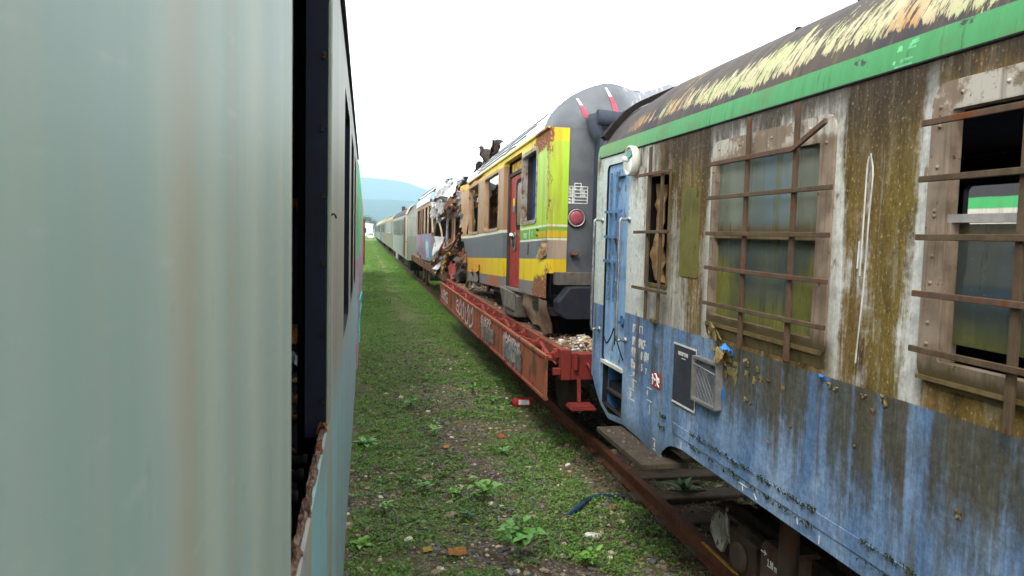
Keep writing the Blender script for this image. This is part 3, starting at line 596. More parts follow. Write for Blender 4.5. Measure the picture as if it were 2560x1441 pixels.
brush([(2.80, 3.215), (2.775, 3.285), (2.75, 3.215)], .014); brush([(2.79, 3.24), (2.75, 3.24)], .012); brush([(2.735, 3.225), (2.71, 3.285)], .014); brush([(2.715, 3.255), (2.68, 3.262)], .016); brush([(2.71, 3.285), (2.67, 3.29)], .014); brush([(2.735, 3.225), (2.69, 3.228)], .014); brush([(2.79, 3.202), (2.69, 3.203)], .010)
mb.build('painted_mark', M_GFRESH, car)
# --- footboard, underframe and bogie
fb = MB().box(1.90, 2.25, 4.90, 5.95, .875, .915).build('footboard', worn('mossy_footboard', (.075, .062, .040), (.045, .030, .025), .85, 0, .2, 6, (.06, .045, .02)), car, .004)
mb = MB()
for k in range(26):
    p = (rr.uniform(1.95, 2.15), rr.uniform(4.95, 5.8), .917); s_ = rr.uniform(.004, .012) if k > 2 else .02
    mb.lathe(p, (rr.uniform(-.3, .3), rr.uniform(-.3, .3), 1), [(0, s_), (s_*.4, s_*.9), (s_*.8, s_*.3)], 6)
tag(mb.build('grit', plain('grey_grit', (.13, .115, .10), .8), fb), kind='stuff')
mb = MB().box(2.35, 4.7, -7, 6.9, .95, 1.09); mb.box(2.5, 4.5, -7, 2.5, .55, .95); mb.build('underframe', M_BLACK, car)
bog = MB(); bog.box(2.52, 2.62, 2.0, 4.70, .50, .68); bog.box(4.38, 4.48, 2.0, 4.7, .5, .68); bog.box(2.6, 4.4, 3.3, 3.7, .45, .75); bog.bar((2.57, 4.7, .6), (2.57, 4.95, .55), .1, .12); bg_ = bog.build('bogie_frame', M_STEEL, car, .01)
for yv in (4.35, 2.15):
    for xv in (2.70, 4.17): MB().lathe((xv, yv, .46), (1, 0, 0), [(0, .40), (.02, .46), (.10, .46), (.12, .49), (.14, .49)], 32).build('wheel', M_STEEL, bg_)
    MB().tube([(2.6, yv, .46), (4.4, yv, .46)], .08, 12).build('axle', M_STEEL, bg_)
    ab = MB(); ab.box(2.38, 2.56, yv-.17, yv+.17, .33, .60); ab.lathe((2.38, yv, .465), (-1, 0, 0), [(0, .10), (.03, .10), (.04, .06)], 16); ab.build('axle_box', M_STEEL, bg_, .012)
mb = MB(); mb.prism([(2.50, 4.96, .50), (2.50, 4.99, .40), (2.50, 4.88, .31), (2.50, 4.80, .30), (2.50, 4.73, .42), (2.50, 4.74, .56), (2.50, 4.86, .585)], (-.03, 0, 0)); mb.build('guard_plate', M_PALE, bg_, .004)
MB().tube(smooth_curve([(2.45, 4.70, .66), (2.42, 4.64, .60), (2.42, 4.60, .5), (2.46, 4.6, .40)], 5), .011, 8).build('brake_hose', M_PALE, bg_)
bx = MB().box(2.35, 2.60, 3.80, 4.085, .40, .70).build('equipment_box', worn('brown_box_paint', (.10, .062, .042), (.06, .04, .03), .75, .1, .2, 5, (.13, .05, .02)), car, .025)
text('2.30 m', .062, (2.3485, 3.985, .575), M_WHITEP, bx, sx=.62, bold=.001)
mb = MB(); mb.bar((2.3475, 4.06, .640), (2.3475, 3.995, .640), .006, .002, (1, 0, 0)).bar((2.3475, 4.0, .64), (2.3475, 4.02, .655), .005, .002, (1, 0, 0)).bar((2.3475, 4.0, .64), (2.3475, 4.02, .625), .005, .002, (1, 0, 0)); mb.build('arrow_mark', M_WHITEP, bx)
mb = MB().tube([(2.32, 3.72, 1.05), (2.32, 3.72, .35)], .055, 14); mb.lathe((2.32, 3.72, .62), (0, 0, -1), [(0, .06), (.1, .06), (.1, .05)], 14); mb.build('damper', M_STEEL, car)
mb = MB().lathe((2.45, 4.40, .56), (-1, 0, 0), [(0, .09), (.05, .09), (.06, .05)], 14); mb.bar((2.45, 4.75, .63), (2.45, 3.9, .62), .05, .03); mb.build('brake_rod', M_STEEL, bg_)
for xv in (2.65, 4.35): MB().lathe((xv, 7.05, 1.06), (0, 1, 0), [(0, .11), (.3, .11), (.3, .09), (.48, .09), (.48, .23), (.51, .23), (.53, .18)], 20).build('buffer', M_STEEL, car)

# ------------------------------------------------------------------ railcar wreck, front half, on the red flat wagon
TX = 2.25
def zt(zr, y): return zr - .034*(y-9.32)
def PT(y, z, d=0): return (TX+d, y, zt(z, y))
def mat_ter():
    t = NT('yellow_green_grey_livery'); y = t.y
    z = t.m('ADD', t.z, t.m('MULTIPLY', t.m('SUBTRACT', y, 9.32), .034))
    n = t.m('ADD', t.m('MULTIPLY', t.noise(t.sv(5, 5, 5), 1, 5, .6), .28), t.m('MULTIPLY', t.noise(t.sv(24, 24, 14), 1, 7, .72), .72)); st = t.noise(t.sv(9, 9, .8), 1, 5, .6); f = t.noise(t.sv(22, 22, 22), 1, 6, .7)
    zj = t.m('ADD', z, t.m('MULTIPLY', t.m('SUBTRACT', f, .5), .012))
    yel = t.mix(st, (.66, .45, .008), (.74, .55, .012)); yel = t.mix(t.ss(y, 13.5, 15.5), yel, (.66, .34, .015))
    grey = t.mix(st, (.085, .105, .125), (.17, .195, .205)); lime = t.mix(st, (.30, .50, .03), (.42, .60, .05)); grn = t.mix(st, (.10, .33, .03), (.16, .42, .05)); wh = (.72, .69, .55)
    tan = t.mix(st, (.40, .25, .14), (.30, .17, .10)); skirt = t.mix(st, (.13, .13, .13), (.26, .24, .22)); skirt = t.mix(t.m('MULTIPLY', t.ss(y, 12.6, 13.0), t.ss(y, 14.2, 13.6)), skirt, (.36, .13, .07))
    S = lambda a, w=.004: t.ss(zj, a-w, a+w)
    fr = t.ss(y, 11.06, 11.0)                                 # 1 on the front part
    c = t.mix(S(1.875), skirt, yel); c = t.mix(S(2.18), c, grey)
    left = t.mix(S(2.605), c, wh); left = t.mix(S(2.655), left, tan); left = t.mix(S(3.70), left, yel)
    band = t.mix(t.m('MULTIPLY', S(2.455), t.m('MULTIPLY', t.ss(zj, 2.545, 2.537), t.ss(y, 9.98, 9.97))), grn, (.60, .42, .02))
    cf = t.mix(t.m('MULTIPLY', t.ss(y, 9.33, 9.30), 1), c, t.mix(S(2.18), yel, (.36, .30, .25)))
    rgt = t.mix(S(2.42), cf, wh); rgt = t.mix(S(2.445), rgt, band); rgt = t.mix(S(2.592), rgt, wh); rgt = t.mix(S(2.618), rgt, lime); rgt = t.mix(S(3.66), rgt, yel)
    c = t.mix(fr, left, rgt)
    gy = lambda c0, w: t.ss(t.m('ABSOLUTE', t.m('SUBTRACT', y, c0)), w, 0.0)
    gz = lambda c0, w: t.ss(t.m('ABSOLUTE', t.m('SUBTRACT', z, c0)), w, 0.0)
    hot = t.m('ADD', t.m('MULTIPLY', gy(9.75, .7), t.m('ADD', t.m('MULTIPLY', gz(3.72, .28), .95), t.m('MULTIPLY', gz(1.78, .34), 1.0))), t.m('MULTIPLY', gy(9.36, .22), .38))
    hot = t.m('ADD', hot, t.m('MULTIPLY', t.ss(y, 15.5, 17.2), .25)); hot = t.m('ADD', hot, t.m('MULTIPLY', gz(3.72, .08), .16))
    hot = t.m('MULTIPLY', hot, t.ss(t.x, 2.34, 2.27, .25, 1.0))
    rm = t.ss(t.m('ADD', t.m('MULTIPLY', n, 1.0), t.m('MULTIPLY', hot, .46)), .69, .715)
    rust = t.mix(f, (.30, .10, .03), (.10, .035, .015)); rust = t.mix(t.ss(t.noise(t.sv(40, 40, 40), 1, 3), .58, .66), rust, (.50, .42, .33))
    c = t.mix(t.m('MULTIPLY', t.ss(t.noise(t.sv(14, 14, 1.1, 9), 1, 5, .65), .50, .70), .55), c, (.20, .13, .07))
    c = t.mix(t.m('MULTIPLY', t.m('MULTIPLY', gy(9.33, .16), t.ss(st, .3, .6)), .55), c, (.30, .16, .03)); c = t.mix(rm, c, rust)
    return t.done(c, t.ss(rm, 0, 1, .42, .85), 0, .2, t.bump(t.m('ADD', t.m('MULTIPLY', rm, -.6), t.m('MULTIPLY', f, .2)), .5, .008))
M_TER = mat_ter()
M_TGREY = worn('dark_grey_front_paint', (.105, .112, .122), (.080, .086, .096), .45, 0, .03, 2.2, (.35, .28, .2), .1)
def mat_front():
    t = NT('dark_grey_front_paint'); n = t.noise(t.sv(2.2, 2.2, 2.2), 1, 6, .6); s = t.noise(t.sv(26, 6, 4.5, 3), 1, 5, .65); f = t.noise(t.sv(5, 5, 5, 8), 1, 6, .7)
    c = t.mix(t.ss(n, .35, .65), (.078, .084, .094), (.112, .119, .130)); rt_ = t.m('MULTIPLY', t.ss(t.x, 3.15, 3.5), t.ss(t.z, 3.8, 4.0)); c = t.mix(t.m('MULTIPLY', rt_, .6), c, (.22, .24, .27))
    c = t.mix(t.m('MULTIPLY', rt_, t.ss(s, .58, .64)), c, (.55, .50, .44)); c = t.mix(t.m('MULTIPLY', rt_, t.ss(f, .60, .64)), c, (.36, .17, .07)); c = t.mix(t.m('MULTIPLY', t.ss(f, .68, .72), .8), c, (.30, .26, .20))
    return t.done(c, t.ss(n, .3, .7, .38, .55), 0, .3, t.bump(n, .12, .02))
M_TGREY = mat_front()
M_TGREYB = worn('blue_grey_fabric', (.045, .055, .075), (.03, .037, .05), .7, 0, .02, 3)
M_TROOF = worn('white_grey_roof_sheet', (.60, .61, .62), (.40, .42, .44), .45, .0, .06, 2.5, (.25, .12, .06), .15)
M_TAN = worn('tan_window_frame', (.42, .28, .17), (.30, .18, .10), .55, 0, .15, 4)
M_REDD = worn('dark_red_door_paint', (.34, .03, .025), (.26, .024, .02), .4, 0, .04, 3, (.1, .03, .02), .1)
M_TGLASS = plain('tinted_brown_pane', (.16, .095, .045), .25, 0, .5, .2, 2); M_BLUEC = worn('dark_blue_curtain', (.022, .055, .15), (.012, .026, .07), .7, 0, 0, 5)
M_RUSTS = worn('rusty_torn_steel', (.15, .08, .045), (.08, .045, .03), .75, .2, .55, 5, (.26, .09, .03)); M_SCRAPG = worn('crumpled_grey_sheet', (.36, .36, .36), (.17, .17, .17), .5, .2, .25, 4, (.22, .09, .04))
M_SCRAPD = worn('charred_scrap', (.05, .035, .03), (.025, .02, .018), .8, .1, .3, 6, (.2, .08, .035)); M_SCRAPY = worn('torn_yellow_sheet', (.56, .34, .03), (.40, .20, .02), .55, 0, .3, 6)
M_PLATE = worn('brown_grey_plate', (.16, .145, .125), (.09, .08, .07), .5, .3, .25, 4, (.2, .08, .03)); M_NAVY = worn('dark_navy_plough', (.018, .022, .038), (.03, .028, .03), .55, .2, .12, 5, (.09, .04, .02))
wr = thing('wrecked_railcar', 'torn yellow and lime front half of a railcar with a red door', 'railcar wreck', (3.6, 13, 1.15))
TW = [(10.0, 10.95, 2.69, 3.66, .06), (12.95, 14.5, 2.69, 3.68, .05), (15.3, 16.75, 2.70, 3.70, .05)]
def jag(z): return 17.15 + .35*mnoise.noise((z*2.3, 1.3, 0)) + .22*mnoise.noise((z*7, .3, 5)) + .35*(z-2.6)
mb = MB()
Y = sorted(set(frange(9.32, 16.6, .2) + frange(16.6, 18.2, .08) + [a for h in TW for a in h[:2]] + [11.05, 12.5])); Z = sorted(set(frange(1.68, 3.823, .107) + [a for h in TW for a in h[2:4]] + [1.72, 3.745]))
TH = TW + [(11.05, 12.5, 1.72, 3.745, 0)]
def PTd(y, z, d=0):
    k = max(0, y-16.2)*.10; v = mnoise.noise_vector((y*1.3, z*1.3, 2)); dent = .25*math.exp(-((y-9.55)/.25)**2-((z-2.28)/.1)**2)*.25
    x, y_, z_ = PT(y, z, d); return (x+v.x*k*2+dent, y_, z_+v.z*k*.6)
skT = lambda y, z: y > jag(z) or any(h[0] < y < h[1] and h[2] < z < h[3] for h in TH)
mb.grid(lambda y, z: PTd(y, z), Y, Z, 0, True, skT); mb.grid(lambda y, z: PTd(y, z, .06), Y, Z, 1, True, skT, True)
for h in TH:
    o = rrect(*h[:4], 0); q = [PT(a, b, 0) for a, b in o]+[PT(a, b, .09) for a, b in o]; mb.add(q, [(i, (i+1) % 4, (i+1) % 4+4, i+4) for i in range(4)], 0)
# rounded front corner strip and the coloured corner panel of the front
Zf = [z for z in Z]
mb.grid(lambda x, z: (x, 9.32 - .02*math.sin(min(1, (x-TX)/.25)*math.pi/2), z), [2.25, 2.3, 2.36, 2.42, 2.5], [z for z in Zf if z > 1.95] , 0, True)
mb.build('side_wall', [M_TER, M_DARK], wr)
M_RUSTT = worn('chipped_grey_frame', (.34, .33, .30), (.22, .16, .11), .6, 0, .35, 6, (.20, .08, .03))
# window frames, posts, curtain
for k, h in enumerate(TW):
    m_ = MB(); o = rrect(h[0]-.03, h[1]+.03, h[2]-.03, h[3]+.03, .08); i = rrect(h[0]+.02, h[1]-.02, h[2]+.02, h[3]-.02, .06); n = len(o)
    q = [PT(a, b, -.012) for a, b in o]+[PT(a, b, -.012) for a, b in i]+[PT(a, b, .02) for a, b in o]+[PT(a, b, .07) for a, b in i]
    m_.add(q, [(j, (j+1) % n, n+(j+1) % n, n+j) for j in range(n)] + [(j, 2*n+j, 2*n+(j+1) % n, (j+1) % n) for j in range(n)] + [(n+j, n+(j+1) % n, 3*n+(j+1) % n, 3*n+j) for j in range(n)])
    m_.build('window_frame', M_TAN if k else M_RUSTT, wr)
mb = MB(); mb.grid(lambda a, z: PT(a, z, .16+.03*math.sin(a*40)), frange(10.02, 10.93, .02), frange(2.7, 3.66, .3)); mb.build('curtain', M_BLUEC, wr)
# door recess: red leaf set back
mb = MB(); mb.prism([PT(a, b, .10) for a, b in ((11.05, 1.72), (12.36, 1.72), (12.36, 3.50), (11.05, 3.50))], (.05, 0, 0)); 
dl = mb.build('door', M_REDD, wr, .01)
mb = MB(); mb.prism([PT(a, b, .075) for a, b in ((12.36, 1.70), (12.52, 1.70), (12.52, 3.56), (12.36, 3.56))], (.09, 0, 0)); mb.prism([PT(a, b, .08) for a, b in ((11.05, 3.505), (12.36, 3.505), (12.36, 3.56), (11.05, 3.56))], (.06, 0, 0)); mb.build('door_frame', worn('charcoal_rubber', (.05, .045, .045), (.03, .03, .03), .7), dl)
ww = MB(); oo = rrect(11.06, 11.86, 2.64, 3.42, .10); ii = rrect(11.12, 11.80, 2.70, 3.36, .08); n = len(oo)
q = [PT(a, b, .088) for a, b in oo]+[PT(a, b, .088) for a, b in ii]+[PT(a, b, .105) for a, b in oo]+[PT(a, b, .105) for a, b in ii]
ww.add(q, [(j, (j+1) % n, n+(j+1) % n, n+j) for j in range(n)]+[(j, 2*n+j, 2*n+(j+1) % n, (j+1) % n) for j in range(n)]+[(n+j, n+(j+1) % n, 3*n+(j+1) % n, 3*n+j) for j in range(n)]); ww.build('window_seal', M_BLACK, dl)
MB().prism([PT(a, b, .094) for a, b in ii], (.006, 0, 0)).build('door_pane', M_TGLASS, dl)
mb = MB(); mb.prism([PT(a, b, .094) for a, b in rrect(11.82, 12.0, 2.30, 2.60, .05)], (-.012, 0, 0)); mb.tube([PT(11.93, 2.53, .07), PT(11.93, 2.53, .03), PT(11.86, 2.56, .02)], .03, 8); mb.tube([PT(11.95, 2.53, .06), PT(11.97, 2.36, .06)], .02, 8); mb.build('door_handle', M_CHROME, dl)
mb = MB(); mb.prism([PT(a, b, .092) for a, b in ((11.95, 3.02), (12.12, 3.02), (12.12, 3.14), (11.95, 3.14))], (-.004, 0, 0)); mb.build('yellow_sticker', plain('sticker_yellow', (.65, .45, .02), .5), dl)
mb = MB(); mb.prism([PT(a, b, .092) for a, b in ((11.95, 2.93), (12.12, 2.93), (12.12, 3.015), (11.95, 3.015))], (-.004, 0, 0)); mb.build('blue_sticker', plain('sticker_blue', (.12, .22, .32), .5), dl)
mb = MB(); mb.prism([PT(a, b, .10) for a, b in ((11.06, 3.57), (12.3, 3.57), (12.3, 3.70), (11.06, 3.70))], (.06, 0, 0)); mb.build('door_header', M_SCRAPY, wr)
mb = MB(); mb.prism([PT(a, b, -.03) for a, b in ((11.0, 1.62), (12.2, 1.70), (12.55, 1.72), (12.05, 1.30), (11.05, 1.30))], (.35, 0, 0)); mb.build('step_box', M_PLATE, wr, .01)
mb = MB(); mb.box(2.20, 2.22, 11.15, 11.95, 1.33, 1.60); mb.build('step_plate', worn('grey_step_plate', (.20, .185, .16), (.13, .12, .10), .5, .2, .15), wr, .005)
# roof shell with ribs
def ta(x): return 3.823 + .70*max(0, 1-abs((x-3.6)/1.35)**2.35)**.62
XS = [2.25, 2.262, 2.29, 2.33, 2.39, 2.47, 2.58, 2.72, 2.9, 3.1, 3.35, 3.6]; XS = XS + [7.2-x for x in XS[-2::-1]]
def PR_(x, y):
    k = max(0, y-14.5)*.035; v = mnoise.noise_vector((x*1.5, y*1.1, 4)); dz = max(0, y-15.8)*.16*max(0, (x-2.25))/1.3 + max(0, min(1, (x-3.0)/.5))*.14*max(0, math.sin((x-3.0)*3.4))*max(0, 1-(y-9.66)/1.6)
    return (x+v.x*k, y+v.y*k, zt(ta(x), y)+v.z*k*1.6-dz)
yr2 = frange(9.66, 16.6, .3) + frange(16.7, 18.1, .1)
skR = lambda y, x: y > 17.4 + .5*mnoise.noise((x*2.5, 0, 7))
mb = MB(); mb.grid(lambda y, x: PR_(x, y), yr2, XS, 0, True, skR); mb.grid(lambda y, x: Vector(PR_(x, y))-Vector((0, 0, .05)), yr2, XS, 1, True, skR, True); mb.build('roof', [M_TROOF, M_DARK], wr)
mb = MB()
for xi, y0, y1 in ((2.270, 11.6, 15.6), (2.300, 11.0, 15.8), (2.345, 10.5, 16), (2.42, 10.2, 16)):
    mb.tube([Vector(PR_(xi+.010*mnoise.noise((a*2.2, xi*7, 0)), a))+Vector((-.006, 0, .004)) for a in frange(y0, y1, .22)], .009, 5)
mb.build('roof_rib', plain('grey_roof_groove', (.13, .13, .135), .7), wr)
mb = MB().tube([PT(a, 3.823, -.012) for a in frange(9.3, 16.9, .4)], .022, 6); mb.build('gutter', M_TER, wr)
# front: grey plate, leaning dome with dents, bellows, lamp, table of data
def dome(x, v):
    top = ta(x); z = 3.823 + v*(top-3.823); dn = mnoise.noise_vector((x*1.6, z*1.6, 3)); w = max(0, min(1, (x-3.0)/.5))
    y = 9.32 + .34*v*v + w*(.16*dn.x + .12*abs(dn.y))*v*(1-v)*3.2; z -= w*.14*max(0, math.sin((x-3.0)*3.4))*v
    return (x, y, z)
mb = MB(); mb.grid(lambda x, z: (x, 9.323, z), [2.5, 2.7, 3.6, 4.9], frange(1.95, 3.823, .3)); dx = frange(2.25, 4.95, .045); mb.grid(dome, dx, frange(0, 1, .1)); fp = mb.build('front_wall', M_TGREY, wr)
for (x0, z0, x1, z1) in ((2.645, 4.235, 2.72, 3.965), (3.035, 4.40, 3.115, 4.045)):
    m_ = MB(); w2 = MB(); q = []
    for k in range(9):
        f_ = k/8; x = x0+(x1-x0)*f_; z = z0+(z1-z0)*f_; v = (z-3.823)/(ta(x)-3.823); y = dome(x, v)[1]-.010
        wd = .012+.022*f_; q += [(x-wd, y, z), (x+wd, y-.002, z)]
    m_.add(q[6:], [(2*i, 2*i+1, 2*i+3, 2*i+2) for i in range(5)]); w2.add(q[:8], [(2*i, 2*i+1, 2*i+3, 2*i+2) for i in range(3)])
    m_.build('pink_tape', plain('pink_red_tape', (.52, .06, .10), .5), fp); w2.build('white_tape', M_WHITEP, fp)
mb = MB().lathe((2.618, 9.322, 2.705), (0, -1, 0), [(0, .125), (.012, .125), (.02, .117)], 32); lp_ = mb.build('tail_lamp', M_BLACK, wr)
MB().lathe((2.618, 9.301, 2.705), (0, -1, 0), [(0, .115), (.012, .112), (.012, .098), (-.004, .096)], 32).build('lamp_ring', worn('lamp_ring_steel', (.45, .44, .43), (.3, .3, .3), .35, .5, 0), lp_)
MB().lathe((2.618, 9.303, 2.705), (0, -1, 0), [(0, .097), (.015, .085), (.026, .05), (.03, .0001)], 32).build('lamp_lens', worn('faded_red_lens', (.34, .085, .10), (.24, .04, .06), .15, 0, .25, 12, (.50, .36, .33), 0), lp_)
tb = MB()
def tl(x0, z0, x1, z1): tb.bar((x0, 9.319, z0), (x1, 9.319, z1), .009, .003, (0, 1, 0))
xa, xb, za, zb_ = 2.50, 2.755, 2.89, 3.10
for q in ((xa, za, xb, za), (xa, zb_, xb, zb_), (xa, za, xa, zb_), (xb, za, xb, zb_), (xa+.06, za, xa+.06, zb_), (xa, za+.04, xb, za+.04), (xa, za+.08, xb, za+.08), (xa, za+.125, xb, za+.125), (xa, za+.168, xb, za+.168), (xa+.085, zb_, xa+.085, zb_+.04), (xa+.17, zb_, xa+.17, zb_+.04), (xa+.085, zb_+.04, xa+.17, zb_+.04)): tl(*q)
tbo = tb.build('data_table', M_WHITEP, wr)
for k, (a, b, c_) in enumerate((('MS', 'VBL -', '0.77'), ('RGA', 'PE  -', '9.02.05'), ('CV86', 'PM -', '16.10.01'), ('Pneu', '02', ''), ('Usine', '05', ''))):
    zz = (3.064, 3.023, 2.978, 2.937, 2.897)[k]
    for s_, xx, hh in ((a, 2.505, .034 if k < 3 else .024), (b, 2.566, .036), (c_, 2.655, .036)):
        if s_: text(s_, hh, (xx, 9.319, zz), M_WHITEP, tbo, right=(1, 0, 0), sx=.62, bold=.0012)
mb = MB().box(2.55, 2.63, 9.27, 9.32, 2.23, 2.27); mb.tube([(2.56, 9.28, 2.25), (2.60, 9.22, 2.24), (2.64, 9.28, 2.26)], .016, 6); mb.build('rusty_bracket', M_RUSTS, wr)
mb = MB(); mb.box(2.83, 4.4, 9.10, 9.32, 1.75, 3.72); mb.tube([(2.80, 9.16, 3.95), (3.5, 9.12, 3.90), (4.4, 9.1, 3.88)], .10, 14); mb.build('bellows', M_TGREYB, wr, 0)
mb = MB(); mb.lathe((2.80, 9.22, 3.84), (-.25, 0, 1), [(-.22, .02), (-.1, .085), (.10, .10), (.16, .06), (.12, .05), (-.1, .05)], 14); mb.build('bellows_roll', M_TGREYB, wr)
MB().box(2.34, 4.6, 9.20, 9.32, 1.86, 2.02).build('under_panel', M_PLATE, wr, .004)
mb = MB(); mb.prism([(2.34, 8.98, 1.52), (2.33, 8.98, 1.66), (2.47, 8.98, 1.84), (2.6, 8.98, 1.85), (4.4, 8.98, 1.85), (4.4, 8.98, 1.47), (2.44, 8.98, 1.45)], (0, .28, 0)); mb.build('obstacle_deflector', M_NAVY, wr, .01)
# torn ribbed plates hanging under the corner
mb = MB()
def tp(u, v):
    a = u*1.6; r_ = .02*abs(math.sin(v*math.pi*2.5)); n_ = mnoise.noise_vector((u*2, v*2.4, 9))
    return Vector((2.27 + .06*u - .03*math.sin(v*9)+n_.x*.05, 10.95-1.65*v+n_.y*.08, 1.69-.036 - .36*u - (.02+.10*v)*u*1.0 + r_*2.4*u + n_.z*.05*u))
us, vs = frange(0, 1, .08), frange(0, 1, .02); mb.grid(tp, us, vs, 0, True); mb.grid(lambda u, v: tp(u, v)+Vector((.012, 0, -.006)), us, vs, 0, True, flip=True); mb.build('torn_skirt', worn('brown_bent_skirt', (.22, .16, .11), (.14, .085, .05), .5, .2, .2, 4, (.16, .06, .025)), wr)
mb = MB(); mb.sheet((2.252, 9.40, 2.20), (-.03, .36, 0), (.01, 0, .15), 9, 7, .025, 8, .05, 0, 8); mb.build('peeled_metal', M_FOAM, wr)
for k, (ya, za, w, h) in enumerate(((14.9, 1.55, .9, .35), (15.8, 1.4, 1.0, .4), (16.8, 1.35, .7, .6), (13.9, 1.55, .5, .25))):
    MB().sheet((2.22, ya, za-.1), (.12, w, -.05), (.05, .1, h), 8, 6, .08, 20+k, .1, 0, 3).build('torn_skirt', (M_PLATE, M_SCRAPG)[k % 2], wr)
M_SHAT = plain('dark_wreck_inside', (.045, .038, .034), .85, 0, .2, .5, 3)
mb = MB(); Yi = frange(9.4, 17.2, .3)
mb.grid(lambda y, z: PT(y, z, 2.66), Yi, frange(1.7, 3.8, .15), 0, False, lambda y, z: any(a < y < b and 2.7 < z < 3.6 for a, b in ((9.9, 11.0), (12.4, 13.3), (13.6, 16.0), (16.3, 17.0))))
mb.box(2.3, 4.9, 9.4, 17.0, 1.45, 1.56); mb.box(2.32, 4.88, 10.94, 10.98, 1.6, 3.75); mb.box(2.32, 3.2, 12.55, 12.6, 1.6, 3.6); mb.build('inner_wall', M_SHAT, wr)
mb = MB().box(2.55, 4.6, 9.8, 15.0, 1.17, 1.47).box(2.45, 2.6, 12.6, 14.3, 1.17, 1.46); mb.build('underframe', M_BLACK, wr)
for k, (y, z, w, h, m_) in enumerate(((13.2, 3.1, .5, .6, M_SCRAPG), (13.9, 3.2, .5, .5, M_SCRAPG), (14.2, 2.7, .3, .9, M_SCRAPD), (13.0, 2.7, .25, .9, M_SCRAPD), (15.6, 3.0, .6, .7, M_FOAM), (16.2, 2.7, .4, .9, M_SCRAPD), (15.4, 2.75, .25, .8, M_RUSTS), (16.0, 3.35, .7, .3, M_SCRAPG), (13.5, 3.45, .9, .22, M_SCRAPD))):
    MB().sheet((2.45+.1*(k % 3), y, zt(z, y)), (.15, w, -.05), (.1, .05, h), 7, 7, .10, 40+k, .12, 0, 3.5).build('hanging_scrap', m_, wr)
text('TPOZ', .10, PT(10.75, 2.475, -.012), M_LETTER, wr, sx=.9, bold=.003); text('Premiere', .045, PT(9.93, 2.553, -.012), M_BLACK, wr, sx=.9, bold=.001); text('Classe', .055, PT(9.94, 2.478, -.012), M_BLACK, wr, sx=.8, bold=.001)
text('3', .10, PT(10.2, 2.475, -.012), M_LETTER, wr, sx=.9, bold=.002); mb = MB(); mb.box(2.238, 2.243, 10.35, 10.362, 2.42, 2.55); mb.build('marker_line', M_LETTER, wr)
mb = MB(); mb.prism([PT(a, b, -.006) for a, b in ((10.50, 2.23), (10.42, 2.23), (10.40, 2.39), (10.47, 2.39))], (.004, 0, 0)); mb.build('rust_patch', M_RUSTS, wr)
# ragged yellow edge and posts at the torn end
for k, (ya, za, w, h, m_) in enumerate(((16.9, 2.5, .35, 1.0, M_SCRAPY), (17.2, 3.35, .5, .35, M_SCRAPY), (17.0, 1.5, .45, .55, M_SCRAPY), (17.1, 1.75, .4, .7, M_RUSTS))):
    MB().sheet((2.28, ya, za-.26), (.15, w, 0), (-.02, .1, h), 6, 10, .08, 60+k, .1, 0, 4).build('torn_edge', m_, wr)
sp = MB(); sp.sheet((2.38, 15.4, 3.93), (.30, 1.1, .06), (-.1, .25, .30), 9, 7, .10, 71, .06, 0, 2.0, .03); sp.sheet((2.34, 14.8, 3.95), (.3, .7, .1), (.05, -.1, .34), 7, 7, .09, 75, .06, 0, 2.2, .03); sp.sheet((2.42, 15.8, 3.90), (.3, .7, .0), (.2, .1, .26), 7, 7, .08, 78, .06, 1, 2.4, .03); sp.sheet((2.36, 14.9, 3.90), (.25, .8, .16), (.10, -.25, .22), 8, 6, .07, 83, .05, 0, 2.5, .03); sp.sheet((2.40, 15.7, 3.88), (.2, .5, .22), (.1, .2, .20), 8, 6, .08, 86, .05, 1, 2.5, .03); sp.sheet((2.34, 16.2, 3.82), (.15, .5, -.05), (.1, .3, .24), 8, 6, .08, 88, .05, 0, 2.5, .03); sp.tube([(2.40, 17.6, 3.78), (2.42, 16.9, 3.90), (2.45, 16.0, 3.98)], .02, 5)
o = sp.build('twisted_scrap', [M_SCRAPD, M_FOAM], None, 0, (2.45, 15.3, 4.0)); tag(o, 'twisted charred lump of sheet metal sticking up from the white roof of the yellow wreck', 'scrap metal')

# ------------------------------------------------------------------ red flat wagon
M_FRED = worn('rusty_red_wagon_paint', (.24, .05, .028), (.165, .054, .032), .6, 0, .38, 2.6, (.15, .06, .03), .2); M_FRED2 = worn('deep_red_wagon_paint', (.26, .034, .026), (.17, .03, .024), .55, 0, .2, 4, (.13, .05, .03))
M_FBRN = worn('rust_brown_board', (.25, .092, .044), (.31, .066, .036), .7, 0, .35, 1.6, (.15, .075, .042), .25)
M_PLANK = worn('weathered_planks', (.21, .14, .09), (.11, .07, .048), .85, 0, .1, 3.5, (.05, .035, .025), .4); M_SILVER = worn('silver_spray_paint', (.40, .40, .40), (.24, .23, .22), .45, .3, .2, 8, (.17, .07, .04)); M_FWHITE = worn('white_spray_paint', (.62, .60, .60), (.5, .48, .5), .55, 0, .1, 8)
fl = thing('flat_wagon', 'red flat wagon with graffitied drop sides folded down and a rotten plank deck', 'flat wagon', (3.55, 14.8, 0))
mb = MB(); y = 8.42
while y < 21.2:
    w = rnd.uniform(.17, .22); z = rnd.uniform(-.008, .008)
    mb.box(2.31, 4.85, y, y+w-.012, 1.085, 1.15+z); y += w
mb.build('plank_deck', M_PLANK, fl)
for xa, xb in ((2.235, 2.305), (4.86, 4.93)): MB().box(xa, xb, 8.40, 21.25, .98, 1.168).build('edge_rail', M_FRED, fl, .006)
mb = MB().box(2.32, 4.84, 8.6, 21.1, .78, 1.08); mb.box(3.1, 4.1, 8.7, 21, .5, .78); mb.build('underframe', M_BLACK, fl)
edges = frange(8.20, 20.4, 2.44)
